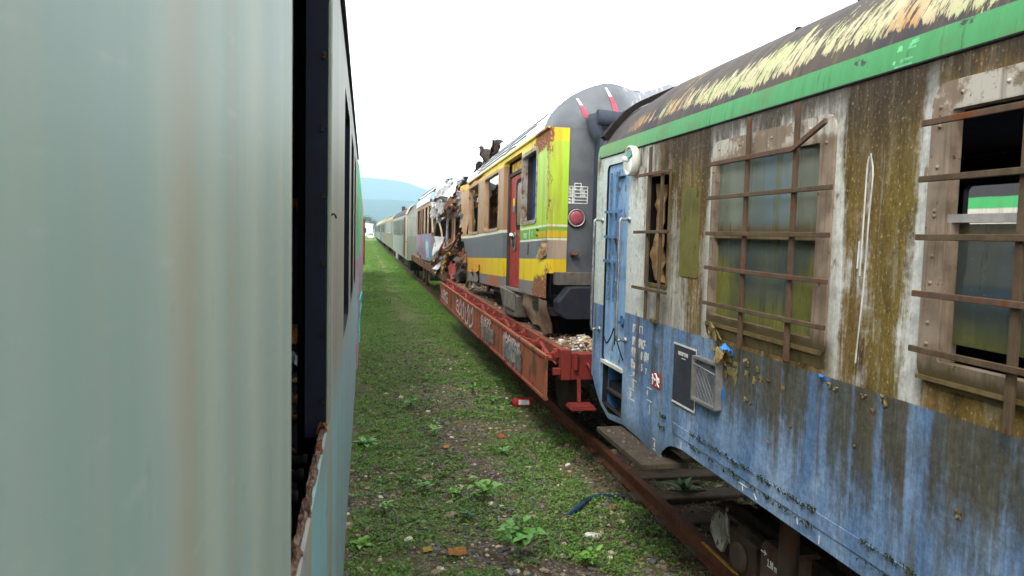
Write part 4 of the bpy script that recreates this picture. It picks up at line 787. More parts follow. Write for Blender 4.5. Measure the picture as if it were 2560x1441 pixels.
for k, (a, b) in enumerate(zip(edges, edges[1:])):
    m_ = MB(); a2, b2 = a+.006, b-.006; tw = rnd.uniform(-.008, .008)
    m_.box(2.005+tw, 2.025+tw, a2, b2, .64, 1.115); m_.box(1.99+tw, 2.035+tw, a2, b2, 1.095, 1.135); m_.box(1.992+tw, 2.004+tw, a2, a2+.05, .64, 1.095); m_.box(1.992+tw, 2.004+tw, b2-.05, b2, .64, 1.095); m_.box(1.992+tw, 2.035+tw, a2, b2, .625, .66)
    bd = m_.build('drop_side', M_FBRN, fl, .003)
    for q in (a+.35, a+1.25, b-.3):
        h_ = MB(); h_.tube([(2.03, q-.05, 1.09), (2.03, q+.05, 1.09)], .034, 10); h_.bar((2.03, q, 1.09), (2.235, q, 1.085), .035, .05); h_.tube([(2.20, q-.06, 1.10), (2.20, q+.06, 1.10)], .04, 10); h_.lathe((2.20, q, 1.13), (0, 0, 1), [(0, .03), (.03, .03), (.035, .015)], 8)
        h_.tube(smooth_curve([(2.05, q+.06, 1.0), (2.09, q+.2, 1.13), (2.12, q+.36, 1.02), (2.06, q+.5, 1.10)], 5), .008, 5); h_.build('hinge', M_FRED2, fl)
    t_ = MB().bar((2.09, a+.15, 1.07), (2.20, a+1.15, 1.12), .045, .03); t_.bar((2.18, a+1.2, 1.10), (2.10, b-.1, 1.06), .04, .03); t_.tube([(2.14, a+.1, 1.03), (2.14, b-.05, 1.04)], .015, 6); t_.build('torsion_bar', M_FRED2, fl)
mb = MB().box(2.32, 4.84, 8.28, 8.41, .84, 1.14); mb.box(2.20, 2.315, 8.27, 8.40, .84, 1.19); mb.box(2.10, 2.195, 8.26, 8.32, .9, .98); mb.bar((2.36, 8.25, 1.16), (2.36, 8.25, .96), .05, .04); mb.build('end_beam', M_FRED2, fl, .006)
mb = MB(); mb.tube(smooth_curve([(2.50, 8.28, 1.03), (2.50, 8.2, 1.02), (2.53, 8.19, .95), (2.6, 8.19, .945), (2.9, 8.19, .945), (2.9, 8.28, .945)], 4), .014, 8); mb.build('handrail', M_FRED2, fl)
mb = MB(); mb.bar((2.40, 8.24, .86), (2.40, 8.20, .60), .04, .02); mb.build('step_bracket', M_FRED2, fl)
mb = MB()
for k in range(7): mb.box(2.27, 2.53, 8.02+k*.034, 8.04+k*.034, .570, .592)
mb.box(2.26, 2.54, 8.005, 8.255, .55, .570); mb.build('foot_step', M_FRED2, fl)
for yv in (10.3, 12.1, 18.0, 19.8):
    for xv in (2.75, 4.2): MB().lathe((xv, yv, .44), (1, 0, 0), [(0, .38), (.02, .44), (.10, .44), (.12, .47), (.14, .47)], 24).build('wheel', M_STEEL, fl)
for xv in (2.7, 4.4): MB().lathe((xv, 8.28, 1.0), (0, -1, 0), [(0, .1), (.3, .1), (.3, .08), (.45, .08), (.45, .2), (.48, .2)], 18).build('buffer', M_STEEL, fl)
# graffiti
rg = random.Random(9)
def wordtag(y1, y0, z0, z1, n, mat, name, drips=0, w=.009, seed=1):
    """a sprayed word: n looping letter strokes from y1 (left) to y0 (right) on the drop side, with paint runs"""
    r_ = random.Random(seed); m_ = MB(); X = 1.988
    for k in range(n):
        a = y1+(y0-y1)*k/n; wl = abs(y1-y0)/n; kind = r_.randrange(4); h = z1-z0
        base = {0: [(0, 1), (.35, .05), (.7, .95), (.95, 0)], 1: [(.7, .9), (.1, .8), (.1, .2), (.75, .1), (.8, .5), (.3, .5)], 2: [(.1, 0), (.15, 1), (.8, .8), (.2, .5), (.85, .05)], 3: [(.1, .9), (.1, .1), (.6, 0), (.8, .5), (.75, 1), (.4, .6)]}[kind]
        pts = smooth_curve([(X, a-(p+r_.uniform(-.08, .08))*wl, z0+(q+r_.uniform(-.1, .1))*h) for p, q in base], 5)
        ribbon(m_, pts, [w*(.7+.6*abs(math.sin(i*.7+k))) for i in range(len(pts))])
    for k in range(drips):
        a = r_.uniform(y0, y1); t_ = z0+r_.random()*(z1-z0); L = r_.uniform(.05, .30); ribbon(m_, [(X, a, t_), (X, a+r_.uniform(-.01, .01), t_-L*.5), (X, a, max(.67, t_-L))], [w*.8, w*.6, w*.2])
    return m_.build(name, mat, fl)
wordtag(12.95, 11.9, .92, 1.08, 5, M_FWHITE, 'white_graffiti', 4, .010, 4); wordtag(12.9, 11.65, .74, .96, 14, M_SILVER, 'silver_graffiti', 40, .016, 5)
wordtag(10.75, 9.6, .92, 1.06, 9, M_FWHITE, 'white_graffiti', 8, .010, 6); wordtag(10.8, 9.5, .74, .98, 16, M_SILVER, 'silver_graffiti', 44, .017, 7)
wordtag(16.6, 15.2, .74, 1.05, 3, M_FWHITE, 'white_graffiti', 0, .022, 8); wordtag(15.1, 13.9, .70, 1.06, 2, M_FWHITE, 'white_graffiti', 0, .022, 9); wordtag(19.9, 18.3, .74, 1.0, 3, M_FWHITE, 'white_graffiti', 3, .022, 10)
# stones spilled on the deck
def rubble(name, n, fn, smin, smax, mats, seed, par=None):
    r_ = random.Random(seed); m_ = MB()
    for i in range(n):
        x, y, z = fn(r_); s_ = r_.uniform(smin, smax); ax = (r_.uniform(-.5, .5), r_.uniform(-.5, .5), 1)
        k = r_.uniform(.6, 1.2); m_.lathe((x, y, z), ax, [(-s_*.1, s_*.5), (s_*.25, s_*k), (s_*.7, s_*.8*k), (s_*1.0, s_*.3)], 6, r_.randrange(len(mats)))
    return m_.build(name, mats, par)
ST = [plain('tan_pebble', (.40, .30, .20), .75), plain('grey_pebble', (.30, .29, .27), .75), plain('white_pebble', (.58, .55, .50), .7), plain('ochre_pebble', (.45, .22, .09), .75), plain('brown_pebble', (.24, .15, .10), .8)]
def heap(r_):
    a, d = r_.uniform(0, 6.28), abs(r_.gauss(0, .5)); x = 2.66+math.cos(a)*d*.33; y = 8.95+math.sin(a)*d*.75
    return (max(2.34, x), max(8.45, y), 1.15+max(0, .10-.12*d)*r_.random())
tag(rubble('pebble_heap', 420, heap, .012, .032, ST, 4), 'heap of tan, white and orange pebbles spilled on the near end of the plank deck', 'pebbles', kind='stuff')
tag(rubble('deck_debris', 420, lambda r_: (r_.uniform(2.33, 3.1), 9.3+12*r_.random()**1.3, 1.152), .006, .03, ST+[M_SCRAPD, M_RUSTS], 6), 'crumbs of stone and rust scattered over the plank deck', 'debris', kind='stuff')
o = MB().lathe((2.48, 9.0, 1.15), (0, 0, 1), [(0, .035), (.03, .045), (.05, .03), (.055, .001)], 10).build('white_stone', ST[2], None, 0, (2.48, 9, 1.15))
o.location = (2.40, 9.05, 1.15); tag(o, 'single pale stone lying apart from the pebble heap on the wagon deck', 'stone')
o = MB().tube(smooth_curve([(2.75, 10.0, 1.16), (2.95, 10.15, 1.17), (3.05, 9.95, 1.17), (2.9, 9.75, 1.165), (2.72, 9.85, 1.165), (2.78, 10.05, 1.19)], 6), .02, 8).build('black_cable', M_BLACK, None, 0, (2.8, 10, 1.15)); tag(o, 'loop of black cable on the deck under the torn corner of the wreck', 'cable')
o = MB().sheet((2.30, 19.9, 1.21), (.08, 1.9, .02), (.03, .1, .42), 10, 8, .05, 90, .1, 0, 1.6, .01).build('red_sheet', plain('faded_red_sheet', (.42, .075, .065), .5), None, 0, (2.35, 20.5, 1.2)); tag(o, 'torn piece of faded red sheet standing on the wagon deck by the torn end', 'metal sheet')
o = MB().bar((2.95, 9.9, 1.22), (3.0, 8.6, 1.18), .12, .05).build('loose_beam', M_STEEL, None, .005, (2.95, 9.3, 1.15)); tag(o, 'dark loose beam lying on the deck beside the deflector of the wreck', 'beam')

# ------------------------------------------------------------------ second flat wagon and the rear half of the wreck
M_F2 = worn('brown_rust_beam', (.21, .10, .055), (.13, .07, .045), .75, 0, .3, 1.6, (.10, .05, .03))
f2w = thing('flat_wagon', 'rust brown flat wagon carrying the crushed rear half of the wreck', 'flat wagon', (3.6, 30, 0))
mb = MB(); mb.box(2.30, 2.40, 22.4, 38.6, 1.02, 1.30); mb.box(4.8, 4.9, 22.4, 38.6, 1.02, 1.30); mb.box(2.40, 4.8, 22.3, 22.45, 1.0, 1.3)
for k in range(11): mb.box(2.275, 2.298, 22.6+k*1.5, 22.72+k*1.5, 1.0, 1.31)
mb.build('edge_beam', M_F2, f2w, .006)
mb = MB(); y = 22.5
while y < 38.5:
    w = rnd.uniform(.18, .24); mb.box(2.41, 4.79, y, y+w-.015, 1.22, 1.29+rnd.uniform(-.008, .008)); y += w
mb.build('plank_deck', M_PLANK, f2w)
mb = MB().box(2.9, 4.3, 23, 38, .6, 1.2); mb.build('underframe', M_BLACK, f2w)
for yv in (24.6, 26.6, 34.8, 36.8):
    for xv in (2.75, 4.2): MB().lathe((xv, yv, .44), (1, 0, 0), [(0, .38), (.02, .44), (.10, .44), (.12, .47), (.14, .47)], 20).build('wheel', M_STEEL, f2w)
for yv in (23.6, 28.6, 31.2): MB().box(2.36, 2.40, yv, yv+.06, .55, 1.02).build('stanchion', M_F2, f2w)
def mat_rear():
    t = NT('graffitied_wreck_side'); y, z = t.y, t.z
    n = t.noise(t.sv(.6, .6, .35, 3), 1, 4, .6, 1.2); n2 = t.noise(t.sv(.8, .9, .3, 11), 1, 3, .5, 1.5); f = t.noise(t.sv(8, 8, 8), 1, 6, .7)
    c = t.mix(f, (.30, .28, .27), (.20, .19, .19)); c = t.mix(t.m('MULTIPLY', t.ss(n, .52, .55), t.ss(y, 25.8, 27)), c, (.16, .32, .55)); c = t.mix(t.m('MULTIPLY', t.ss(n2, .55, .58), t.ss(y, 26, 27)), c, (.42, .20, .26))
    c = t.mix(t.m('MULTIPLY', t.ss(t.m('ABSOLUTE', t.m('SUBTRACT', y, 28.3)), .75, .55), t.ss(z, 2.2, 2.05)), c, (.38, .62, .68)); c = t.mix(t.ss(z, 3.3, 3.4), c, (.40, .25, .17))
    c = t.mix(t.ss(f, .60, .66), c, (.22, .10, .05))
    return t.done(c, .6, 0, .3, t.bump(f, .3, .01))
M_REAR = mat_rear(); M_POST = worn('bare_tan_post', (.44, .33, .23), (.30, .20, .13), .6, 0, .2, 3)
rw = thing('wrecked_railcar', 'crushed grey rear half of the railcar with bare window posts and a collapsed white roof', 'railcar wreck', (3.6, 28, 1.3))
def PB(y, z, d=0):
    v = mnoise.noise_vector((y*.9, z*1.2, 8)); k = .12*math.exp(-((y-24.8)/1.5)**2)
    return (2.25+d+v.x*k*2 + .18*max(0, 1.9-z)**1.0*.5, y, z+v.z*k-.012*(y-25))
mb = MB(); mb.grid(lambda y, z: PB(y, z), frange(24.6, 34.2, .24), frange(1.42, 2.42, .125), 0, True, lambda y, z: z < 1.42+.12*abs(mnoise.noise((y*1.8, 0, 0))) + .25*max(0, (y-31)/3.2) or y < 24.8+.6*mnoise.noise((z*3, 0, 2)))
mb.grid(lambda y, z: PB(y, z), frange(25.6, 34.2, .3), [3.42, 3.5, 3.57]); mb.build('side_wall', M_REAR, rw)
for k, (ya, yb, w) in enumerate(((33.9, 33.9, .20), (32.4, 31.6, .14), (31.2, 30.8, .14), (29.6, 29.6, .16), (28.0, 27.9, .16), (25.9, 26.6, .22), (25.3, 24.2, .10))):
    MB().bar((2.25, ya, 2.38), (2.25, yb, 3.46), .05, w, (0, 1, 0)).build('window_post', M_POST, rw)
def rt(x): return 3.56 + .92*max(0, 1-abs((x-3.6)/1.38)**2.3)**.5
def PRR(x, y):
    k = max(0, 27.0-y); v = mnoise.noise_vector((x*1.4, y*1.0, 12))
    return (x+v.x*.07*k, y+v.y*.06*k, rt(x)-.012*(y-25) - .07*k*max(0, (x-2.2)) + v.z*.06*k)
mb = MB(); xs = [2.22, 2.23, 2.26, 2.32, 2.42, 2.6, 2.85, 3.2, 3.6, 4.1, 4.6, 4.95]; mb.grid(lambda y, x: PRR(x, y), frange(23.6, 34.2, .25), xs, 0, True, lambda y, x: y < 26.9+1.0*mnoise.noise((x*2, 0, 3))+max(0, 2.6-x)*1.5); mb.build('roof', M_TROOF, rw)
mb = MB()
for xi in (2.30, 2.45, 2.68): mb.tube([Vector(PRR(xi, a))+Vector((0, 0, .014)) for a in frange(25.6, 34, .5)], .018, 5)
mb.build('roof_rib', M_SCRAPD, rw)
mb = MB().box(2.4, 4.9, 19.5, 34.2, 1.32, 1.40); mb.box(4.85, 4.92, 19.5, 34.2, 1.4, 3.6); mb.box(2.3, 4.9, 34.1, 34.2, 1.4, 3.9); mb.build('inner_wall', M_SHAT, rw)
SCR = [M_SCRAPG, M_TROOF, M_RUSTS, M_FOAM, M_FOAM, M_RUSTS]
rs = random.Random(21)
for k in range(46):
    y = rs.uniform(18.2, 25.8); hi = k < 20; x = rs.uniform(2.20, 2.9) if k % 3 else rs.uniform(2.18, 2.3)
    z = ((rs.uniform(2.85, 3.25) if x < 2.6 else rs.uniform(3.1, 3.6)) if hi else rs.uniform(1.35, 1.9)) ; w = rs.uniform(.6, 1.5)
    MB().sheet((x, y, z), (rs.uniform(-.2, .5), w, rs.uniform(-.35, .35)), (rs.uniform(.0, .5), rs.uniform(-.3, .3), rs.uniform(.15, .42) * (1 if hi else .8)), 7, 6, .09, 100+k, .08, 0, 1.8, .012).build('roof_scrap' if hi else 'floor_scrap', SCR[rs.randrange(2 if hi and k < 9 else 6)], rw)
for k, pts in enumerate((((2.3, 24.6, 3.35), (2.28, 24.2, 2.9), (2.3, 23.4, 2.5), (2.28, 22.9, 2.25)), ((2.3, 19.2, 3.35), (2.28, 20.4, 3.1), (2.26, 21.2, 2.9), (2.25, 21.4, 2.2)), ((2.32, 20.6, 3.2), (2.33, 20.6, 2.5), (2.3, 20.5, 2.2)), ((2.6, 22.6, 3.3), (2.6, 22.6, 1.9)), ((2.5, 23.7, 3.3), (2.5, 23.5, 1.7)), ((2.24, 18.4, 2.45), (2.22, 20.2, 2.0), (2.22, 21.8, 1.98)), ((2.26, 18.9, 2.3), (2.25, 21.9, 2.0), (2.3, 22.6, 2.15)))):
    MB().tube(smooth_curve(pts, 5), .03, 7).build('bent_tube', (M_POST, M_SCRAPG, M_RUSTS)[k % 3], rw)
for k, (p, u, v, am, m_) in enumerate((((2.24, 26.8, 3.50), (.10, -3.2, -.10), (.30, .3, .72), .16, M_TROOF), ((2.22, 24.4, 3.42), (.05, -2.8, .05), (.40, -.2, .60), .20, M_SCRAPG), ((2.20, 22.2, 3.30), (.0, -2.6, .12), (.35, .3, .55), .20, M_TROOF), ((2.18, 25.4, 3.05), (.1, -1.6, -.25), (.05, .3, .62), .16, M_SCRAPG), ((2.2, 21.2, 3.0), (.05, -1.8, .2), (.1, .2, .5), .16, M_RUSTS))):
    MB().sheet(p, u, v, 16, 8, am, 230+k, .12, 0, 1.5, .015).build('crumpled_roof', m_, rw)
mb = MB()
for k in range(9): mb.sheet((2.32+.25*rs.random(), 22.0+rs.random()*.6, 2.9+.1*k*.6), (.2, .5, -.1), (.1, .1, .25), 5, 5, .12, 140+k, .12, k % 2, 4)
mb.build('rusty_tangle', [M_RUSTS, M_SCRAPD], rw)
mb = MB(); 
def wsh(u, v): return Vector((2.20+.05*math.sin(u*9)-.04*v+.02*math.sin(v*5), 24.8-2.9*u*(1-.25*v), 2.33-(.62+.12*math.sin(u*5))*v*(1-.25*u)))
us = frange(0, 1, .06); mb.grid(wsh, us, us, 0, True); mb.grid(lambda u, v: wsh(u, v)+Vector((.012, 0, 0)), us, us, 0, True, flip=True)
mb.build('hanging_white_panel', plain('white_hanging_panel', (.72, .73, .72), .5, 0, .4, .08), rw)
for k, (y, z, m_) in enumerate(((25.2, 1.45, M_FOAM), (22.3, 1.35, M_FOAM), (21.8, 1.5, M_SCRAPY), (24.2, 1.38, M_RUSTS), (23.2, 1.32, M_SCRAPD), (34.2, 2.0, M_FOAM), (20.4, 1.7, M_SCRAPD))):
    MB().sheet((2.22, y, z-.05), (.1, .8, .05), (.15, .1, .4), 7, 6, .12, 170+k, .12, 0, 3.2, .012).build('torn_skirt', m_, rw)

# ------------------------------------------------------------------ carriages made from one builder
def bands(name, L, rust=.2, streak=(.10, .08, .05), wear=.35):
    """horizontal livery bands: [(z from, colour)...]"""
    t = NT(name); n = t.noise(t.sv(3, 3, 3), 1, 7, .66); st = t.noise(t.sv(5, 5, .5), 1, 5, .62); c = L[0][1]
    zj = t.m('ADD', t.z, t.m('MULTIPLY', t.m('SUBTRACT', n, .5), .03))
    for z, col in L[1:]: c = t.mix(t.ss(zj, z-.01, z+.01), c, col)
    c = t.mix(t.m('MULTIPLY', t.ss(st, .48, .68), wear), c, streak); c = t.mix(t.ss(n, .70-rust*.3, .74-rust*.3), c, (.16, .075, .035))
    return t.done(c, .6, 0, .35, t.bump(n, .2, .01))
M_GL = plain('dark_carriage_glass', (.016, .020, .024), .7, 0, .04, .4, .7); M_GLB = plain('pale_blue_glass', (.17, .25, .31), .6, 0, .1, .2, .8); M_GLT = plain('brown_dusty_glass', (.08, .05, .032), .7, 0, .05, .3, .8)
def coach(name, label, x0, x1, y0, y1, zb, zs, ztop, mbody, mroof, wins, mglass, cat='carriage', group=None, near=True, mframe=None, bog=True, ybase=None, lip=None):
    t = thing(name, label, cat, ((x0+x1)/2, (y0+y1)/2, 0), group)
    flip = x0 < -1 and near == 'right'
    xs_ = x0 if near is True else x1; sg = 1 if near is True else -1
    mb = MB(); holed_wall(mb, lambda y, z, d: (xs_+sg*d, y, z), frange(y0, y1, 1.0), frange(zb, zs, .4), [w + (.05,) for w in wins], .06, 0, 0, inner=False)
    xo = x1 if near is True else x0
    mb.grid(lambda y, z: (xo, y, z), frange(y0, y1, 2), [zb, zs], 0, False)
    for yv in (y0, y1):
        n = 10; arc = [(x0 + (x1-x0)*k/n, zs + (ztop-zs)*(1-abs(2*k/n-1)**2.4)**.6) for k in range(n+1)]
        mb.add([(x0, yv, zb), (x1, yv, zb)] + [(a, yv, b) for a, b in arc[::-1]], [tuple(range(n+3))], 0)
    mb.build('body_shell', mbody, t)
    u = [0, .008, .03, .07, .13, .22, .34, .5, .66, .78, .87, .93, .97, .992, 1]
    MB().grid(lambda y, a: (x0+(x1-x0)*a, y, zs + (ztop-zs)*max(0, 1-abs(2*a-1)**2.4)**.6), frange(y0, y1, 1.5), u).build('roof', mroof, t)
    for (a, b, c_, d_) in wins:
        w_ = MB().box(*sorted((xs_+sg*.004, xs_+sg*.03)), a, b, c_, d_).build('window', mglass, t)
        if mframe:
            fr_ = MB(); o = [(xs_-sg*.012, p, q) for p, q in rrect(a-.05, b+.05, c_-.05, d_+.05, .06)]; i_ = [(xs_-sg*.012, p, q) for p, q in rrect(a, b, c_, d_, .05)]; n = len(o)
            fr_.add(o+i_+[(xs_+sg*.0, p[1], p[2]) for p in o]+[(xs_+sg*.004, p[1], p[2]) for p in i_], [(k, (k+1) % n, n+(k+1) % n, n+k) for k in range(n)]+[(k, 2*n+k, 2*n+(k+1) % n, (k+1) % n) for k in range(n)]+[(n+k, n+(k+1) % n, 3*n+(k+1) % n, 3*n+k) for k in range(n)]); fr_.build('frame', mframe, w_)
    if bog:
        uf = MB().box(x0+.3, x1-.3, y0+.2, y1-.2, zb-.18, zb); uf.box(x0+.25, x1-.25, y0+1.2, y0+4.2, .35, .75); uf.box(x0+.25, x1-.25, y1-4.2, y1-1.2, .35, .75); uf.build('underframe', M_BLACK, t)
        for yv in (y0+1.6, y0+3.8, y1-3.8, y1-1.6):
            for xv in ((x0+x1)/2-.82, (x0+x1)/2+.68): MB().lathe((xv, yv, .46), (1, 0, 0), [(0, .4), (.02, .46), (.10, .46), (.12, .49), (.14, .49)], 18).build('wheel', M_STEEL, t)
    return t
GRP = 'old carriages in the row beyond the wreck'
RFB = worn('brown_carriage_roof', (.085, .062, .070), (.06, .045, .05), .7, 0, .1, 1.5); RFP = worn('pale_carriage_roof', (.50, .46, .38), (.30, .26, .20), .7, 0, .2, 1.5); RFY = worn('yellowed_carriage_roof', (.34, .30, .15), (.24, .18, .09), .7, 0, .15, 1.5)
cA = coach('passenger_carriage', 'pale grey green carriage with tall dark windows and brown roof behind the crushed wreck', 2.15, 4.95, 39.6, 61.5, .95, 3.32, 4.05, bands('grey_green_livery', [(0, (0.194, 0.203, 0.168)), (1.25, (0.174, 0.196, 0.162)), (2.2, (0.242, 0.254, 0.215)), (3.2, (0.300, 0.318, 0.279))], .1), RFB,
   [(44.2, 45.4, 2.22, 3.12)] + [(46.4+k*1.75, 47.5+k*1.75, 2.15, 3.14) for k in range(8)], M_GL, 'carriage', GRP)
dr_ = MB().box(2.12, 2.149, 41.2, 43.2, 1.1, 3.2); dr_.build('door', worn('brown_carriage_door', (.09, .05, .035), (.06, .035, .03), .7), cA)
MB().box(2.10, 2.148, 40.1, 40.9, 1.0, 3.25).build('end_post', worn('cream_end_post', (.50, .47, .36), (.36, .30, .16), .6, 0, .2, 1), cA)
mb = MB(); mb.grid(lambda y, a: (2.12+2.86*a, y, 3.34+.80*max(0, 1-abs(2*a-1)**2.4)**.6), [39.4, 40.4, 41.6], frange(0, 1, .05)); mb.build('roof_end', RFP, cA)
MB().box(2.9, 3.2, 57.5, 58.5, 3.9, 4.1).build('roof_vent', M_SCRAPD, cA); MB().tube([(2.95, 60.5, 3.9), (2.95, 60.5, 4.35)], .14, 8).build('roof_vent', M_SCRAPD, cA)
mb = MB(); mb.prism([(2.16, 55, .95), (2.16, 51.5, .95), (2.16, 51.8, .55), (2.16, 54.5, .5)], (.1, 0, 0)); mb.build('skirt_panel', M_PALE, cA)
coach('passenger_carriage', 'mustard yellow carriage with a wide pale blue window after the grey green one', 2.15, 4.95, 62.3, 84, .95, 3.3, 4.0, bands('mustard_livery', [(0, (0.142, 0.121, 0.070)), (2.2, (0.172, 0.144, 0.082)), (3.2, (0.191, 0.163, 0.108))], .1), RFY, [(66, 69.3, 2.25, 3.1), (70.2, 74.8, 2.25, 3.1), (76, 80, 2.25, 3.1)], M_GLB, 'carriage', GRP, True, RFP)
coach('passenger_carriage', 'faded tan carriage with brown windows between the mustard and the blue ended one', 2.15, 4.95, 84.8, 107, .95, 3.3, 4.1, bands('faded_tan_livery', [(0, (0.132, 0.119, 0.091)), (2.2, (0.147, 0.116, 0.084)), (3.2, (0.181, 0.139, 0.105))], .2), worn('rosy_roof', (.40, .25, .18), (.30, .24, .16), .7), [(88, 92, 2.2, 3.1), (93, 98, 2.2, 3.1), (100, 105, 2.2, 3.1)], M_GLT, 'carriage', GRP)
cD = coach('passenger_carriage', 'weathered carriage with a teal blue end door in the distant row', 2.15, 4.95, 107.8, 131, .95, 3.3, 4.1, bands('pale_mixed_livery', [(0, (0.183, 0.175, 0.169)), (1.9, (0.153, 0.146, 0.126)), (3.2, (0.224, 0.210, 0.176))], .2), RFP, [(115, 119, 2.1, 3.1), (120.5, 124.5, 2.1, 3.1), (126, 130, 2.1, 3.1)], M_GL, 'carriage', GRP)
MB().box(2.10, 2.149, 108.0, 112.5, 1.0, 3.3).build('door', worn('teal_blue_door', (.08, .22, .27), (.05, .13, .17), .6), cD)
coach('passenger_carriage', 'cream carriage with its far windows dark, second from the end of the row', 2.15, 4.95, 131.8, 156, .95, 3.3, 4.1, bands('cream_livery', [(0, (0.171, 0.157, 0.143)), (2.1, (0.215, 0.201, 0.166))], .2), RFP, [(135, 140, 2.1, 3.1), (142, 147, 2.1, 3.1), (149, 154, 2.1, 3.1)], M_GL, 'carriage', GRP)
coach('passenger_carriage', 'dark grey carriage at the very far end of the row', 2.15, 4.95, 156.8, 180, .95, 3.3, 3.9, bands('dull_grey_livery', [(0, (0.103, 0.106, 0.109)), (2.1, (0.130, 0.133, 0.130))], .1), RFB, [(160, 166, 2.1, 3.1), (168, 176, 2.1, 3.1)], M_GL, 'carriage', GRP)
cN = coach('passenger_carriage', 'carriage with a green stripe on another track, seen through the broken window', 8.6, 11.4, -6, 24, .95, 3.32, 4.1, bands('far_striped_livery', [(0, (.10, .20, .42)), (1.9, (.62, .58, .48)), (3.0, (.07, .42, .13)), (3.16, (.05, .045, .05))], .1), RFB, [(k*2.9-2, k*2.9-.6, 2.0, 2.85) for k in range(9)], M_GL)

coach('passenger_carriage', 'cream carriage on another track, glimpsed through the windows of the wreck', 8.6, 11.4, 24.8, 52, .95, 3.32, 4.1, bands('far_cream_livery', [(0, (.12, .20, .34)), (1.9, (.55, .52, .40))], .1), RFB, [(26+k*2.9, 27.4+k*2.9, 2.0, 2.85) for k in range(9)], M_GL)
# ------------------------------------------------------------------ carriage on the left that the photo is taken from
def mat_panel():
    t = NT('dull_aluminium_panel'); y, z = t.y, t.z
    a = t.noise(t.sv(0, 9, .35), 1, 4, .5); b = t.noise(t.sv(0, 34, 1.4, 3), 1, 4, .55); s = t.noise(t.sv(0, 5, 3.5, 6), 1, 5, .6); sp = t.noise(t.sv(0, 48, 11, 2), 1, 4, .6); sc2 = t.noise(t.sv(0, 12, 90, 5), 1, 3, .5)
    c = t.mix(t.ss(a, .35, .65), (.255, .345, .315), (.36, .415, .36)); c = t.mix(t.m('MULTIPLY', t.ss(b, .42, .72), .28), c, (.42, .40, .33)); c = t.mix(t.m('MULTIPLY', t.ss(s, .45, .7), .6), c, (.27, .36, .36))
    tan = t.ramp(y, [(0, 0), (.40, 0), (.455, .5), (.49, .12), (.56, .0), (.60, .3), (.66, .0), (.78, .12), (1, .1)])
    c = t.mix(tan, c, (.42, .31, .20)); c = t.mix(t.ss(sp, .655, .74), c, (.13, .13, .115))
    c = t.mix(t.m('MULTIPLY', t.ss(sc2, .62, .72), .22), c, (.5, .52, .48))
    return t.done(c, .46, .0, .30)
def mat_leftwall():
    t = NT('streaked_beige_wall'); y, z = t.y, t.z
    a = t.noise(t.sv(0, 6, .3), 1, 4, .55); b = t.noise(t.sv(0, 2.2, .25, 4), 1, 4, .55); n = t.noise(t.sv(6, 6, 6), 1, 6, .65); f = t.noise(t.sv(0, 30, 1.6), 1, 4, .6)
    c = t.mix(t.ss(a, .35, .65), (.33, .30, .24), (.22, .205, .175)); lowm = t.ss(t.m('ADD', z, t.m('MULTIPLY', b, .5)), 2.35, 1.95)
    c = t.mix(t.m('MULTIPLY', lowm, t.ss(a, .42, .50)), c, (.22, .42, .46)); c = t.mix(t.m('MULTIPLY', lowm, t.ss(b, .54, .60)), c, (.34, .32, .42)); c = t.mix(t.m('MULTIPLY', t.ss(f, .56, .7), .6), c, (.14, .12, .10))
    c = t.mix(t.ss(n, .64, .68), c, (.20, .10, .05))
    return t.done(c, .45, 0, .4, t.bump(f, .2, .006))
M_PANEL = mat_panel(); M_LW = mat_leftwall(); M_JAMB = worn('grey_green_jamb', (.22, .25, .20), (.15, .17, .14), .6, 0, .1, 5); M_RIM = worn('flaking_rust_rim', (.20, .15, .12), (.085, .045, .03), .85, 0, .5, 22, (.14, .055, .025), .5)
M_NAVYIN = plain('navy_black_lining', (.004, .007, .015), .75); M_OLV = worn('olive_brown_beam', (.20, .17, .09), (.11, .09, .05), .8, 0, .15, 4); M_BOLT = worn('black_bolt', (.02, .02, .024), (.03, .025, .02), .45, .5, .1, 20); M_ORB = worn('orange_rusty_bolt', (.30, .10, .03), (.16, .05, .02), .8, .1, .2, 20)
lc = thing('gutted_carriage', 'gutted carriage with a dull grey green metal panel beside an open window hole', 'carriage', (-1.5, 3, 0))
PLf = lambda y, z, d=0: (-.1-d, y, z)
LWN = [(3.78, 4.95, 1.96, 3.18, .06), (5.55, 6.6, 1.96, 3.18, .06), (7.2, 8.2, 1.96, 3.18, .06)]
mb = MB(); holed_wall(mb, PLf, frange(2.30, 9.7, .3), frange(.62, 3.36, .25), LWN, .05, 0, 1); mb.build('side_wall', [M_LW, M_NAVYIN], lc)
MB().box(-.108, -.1, 1.075, 2.299, .62, 1.93).build('lower_wall', M_LW, lc); MB().box(-.114, -.109, 1.075, 2.299, .62, 1.925).build('wall_backing', M_OLV, lc); MB().box(-.15, -.1, 1.076, 2.299, 3.28, 3.36).build('header', M_LW, lc)
MB().box(-.135, -.098, -2.5, 1.075, .62, 3.36).build('metal_panel', M_PANEL, lc, .0015)
MB().box(-.106, -.097, 2.218, 2.302, 1.935, 3.28).build('jamb', M_JAMB, lc, .002)
MB().box(-.165, -.107, 2.212, 2.30, 1.9, 3.28).build('jamb_lining', M_NAVYIN, lc)
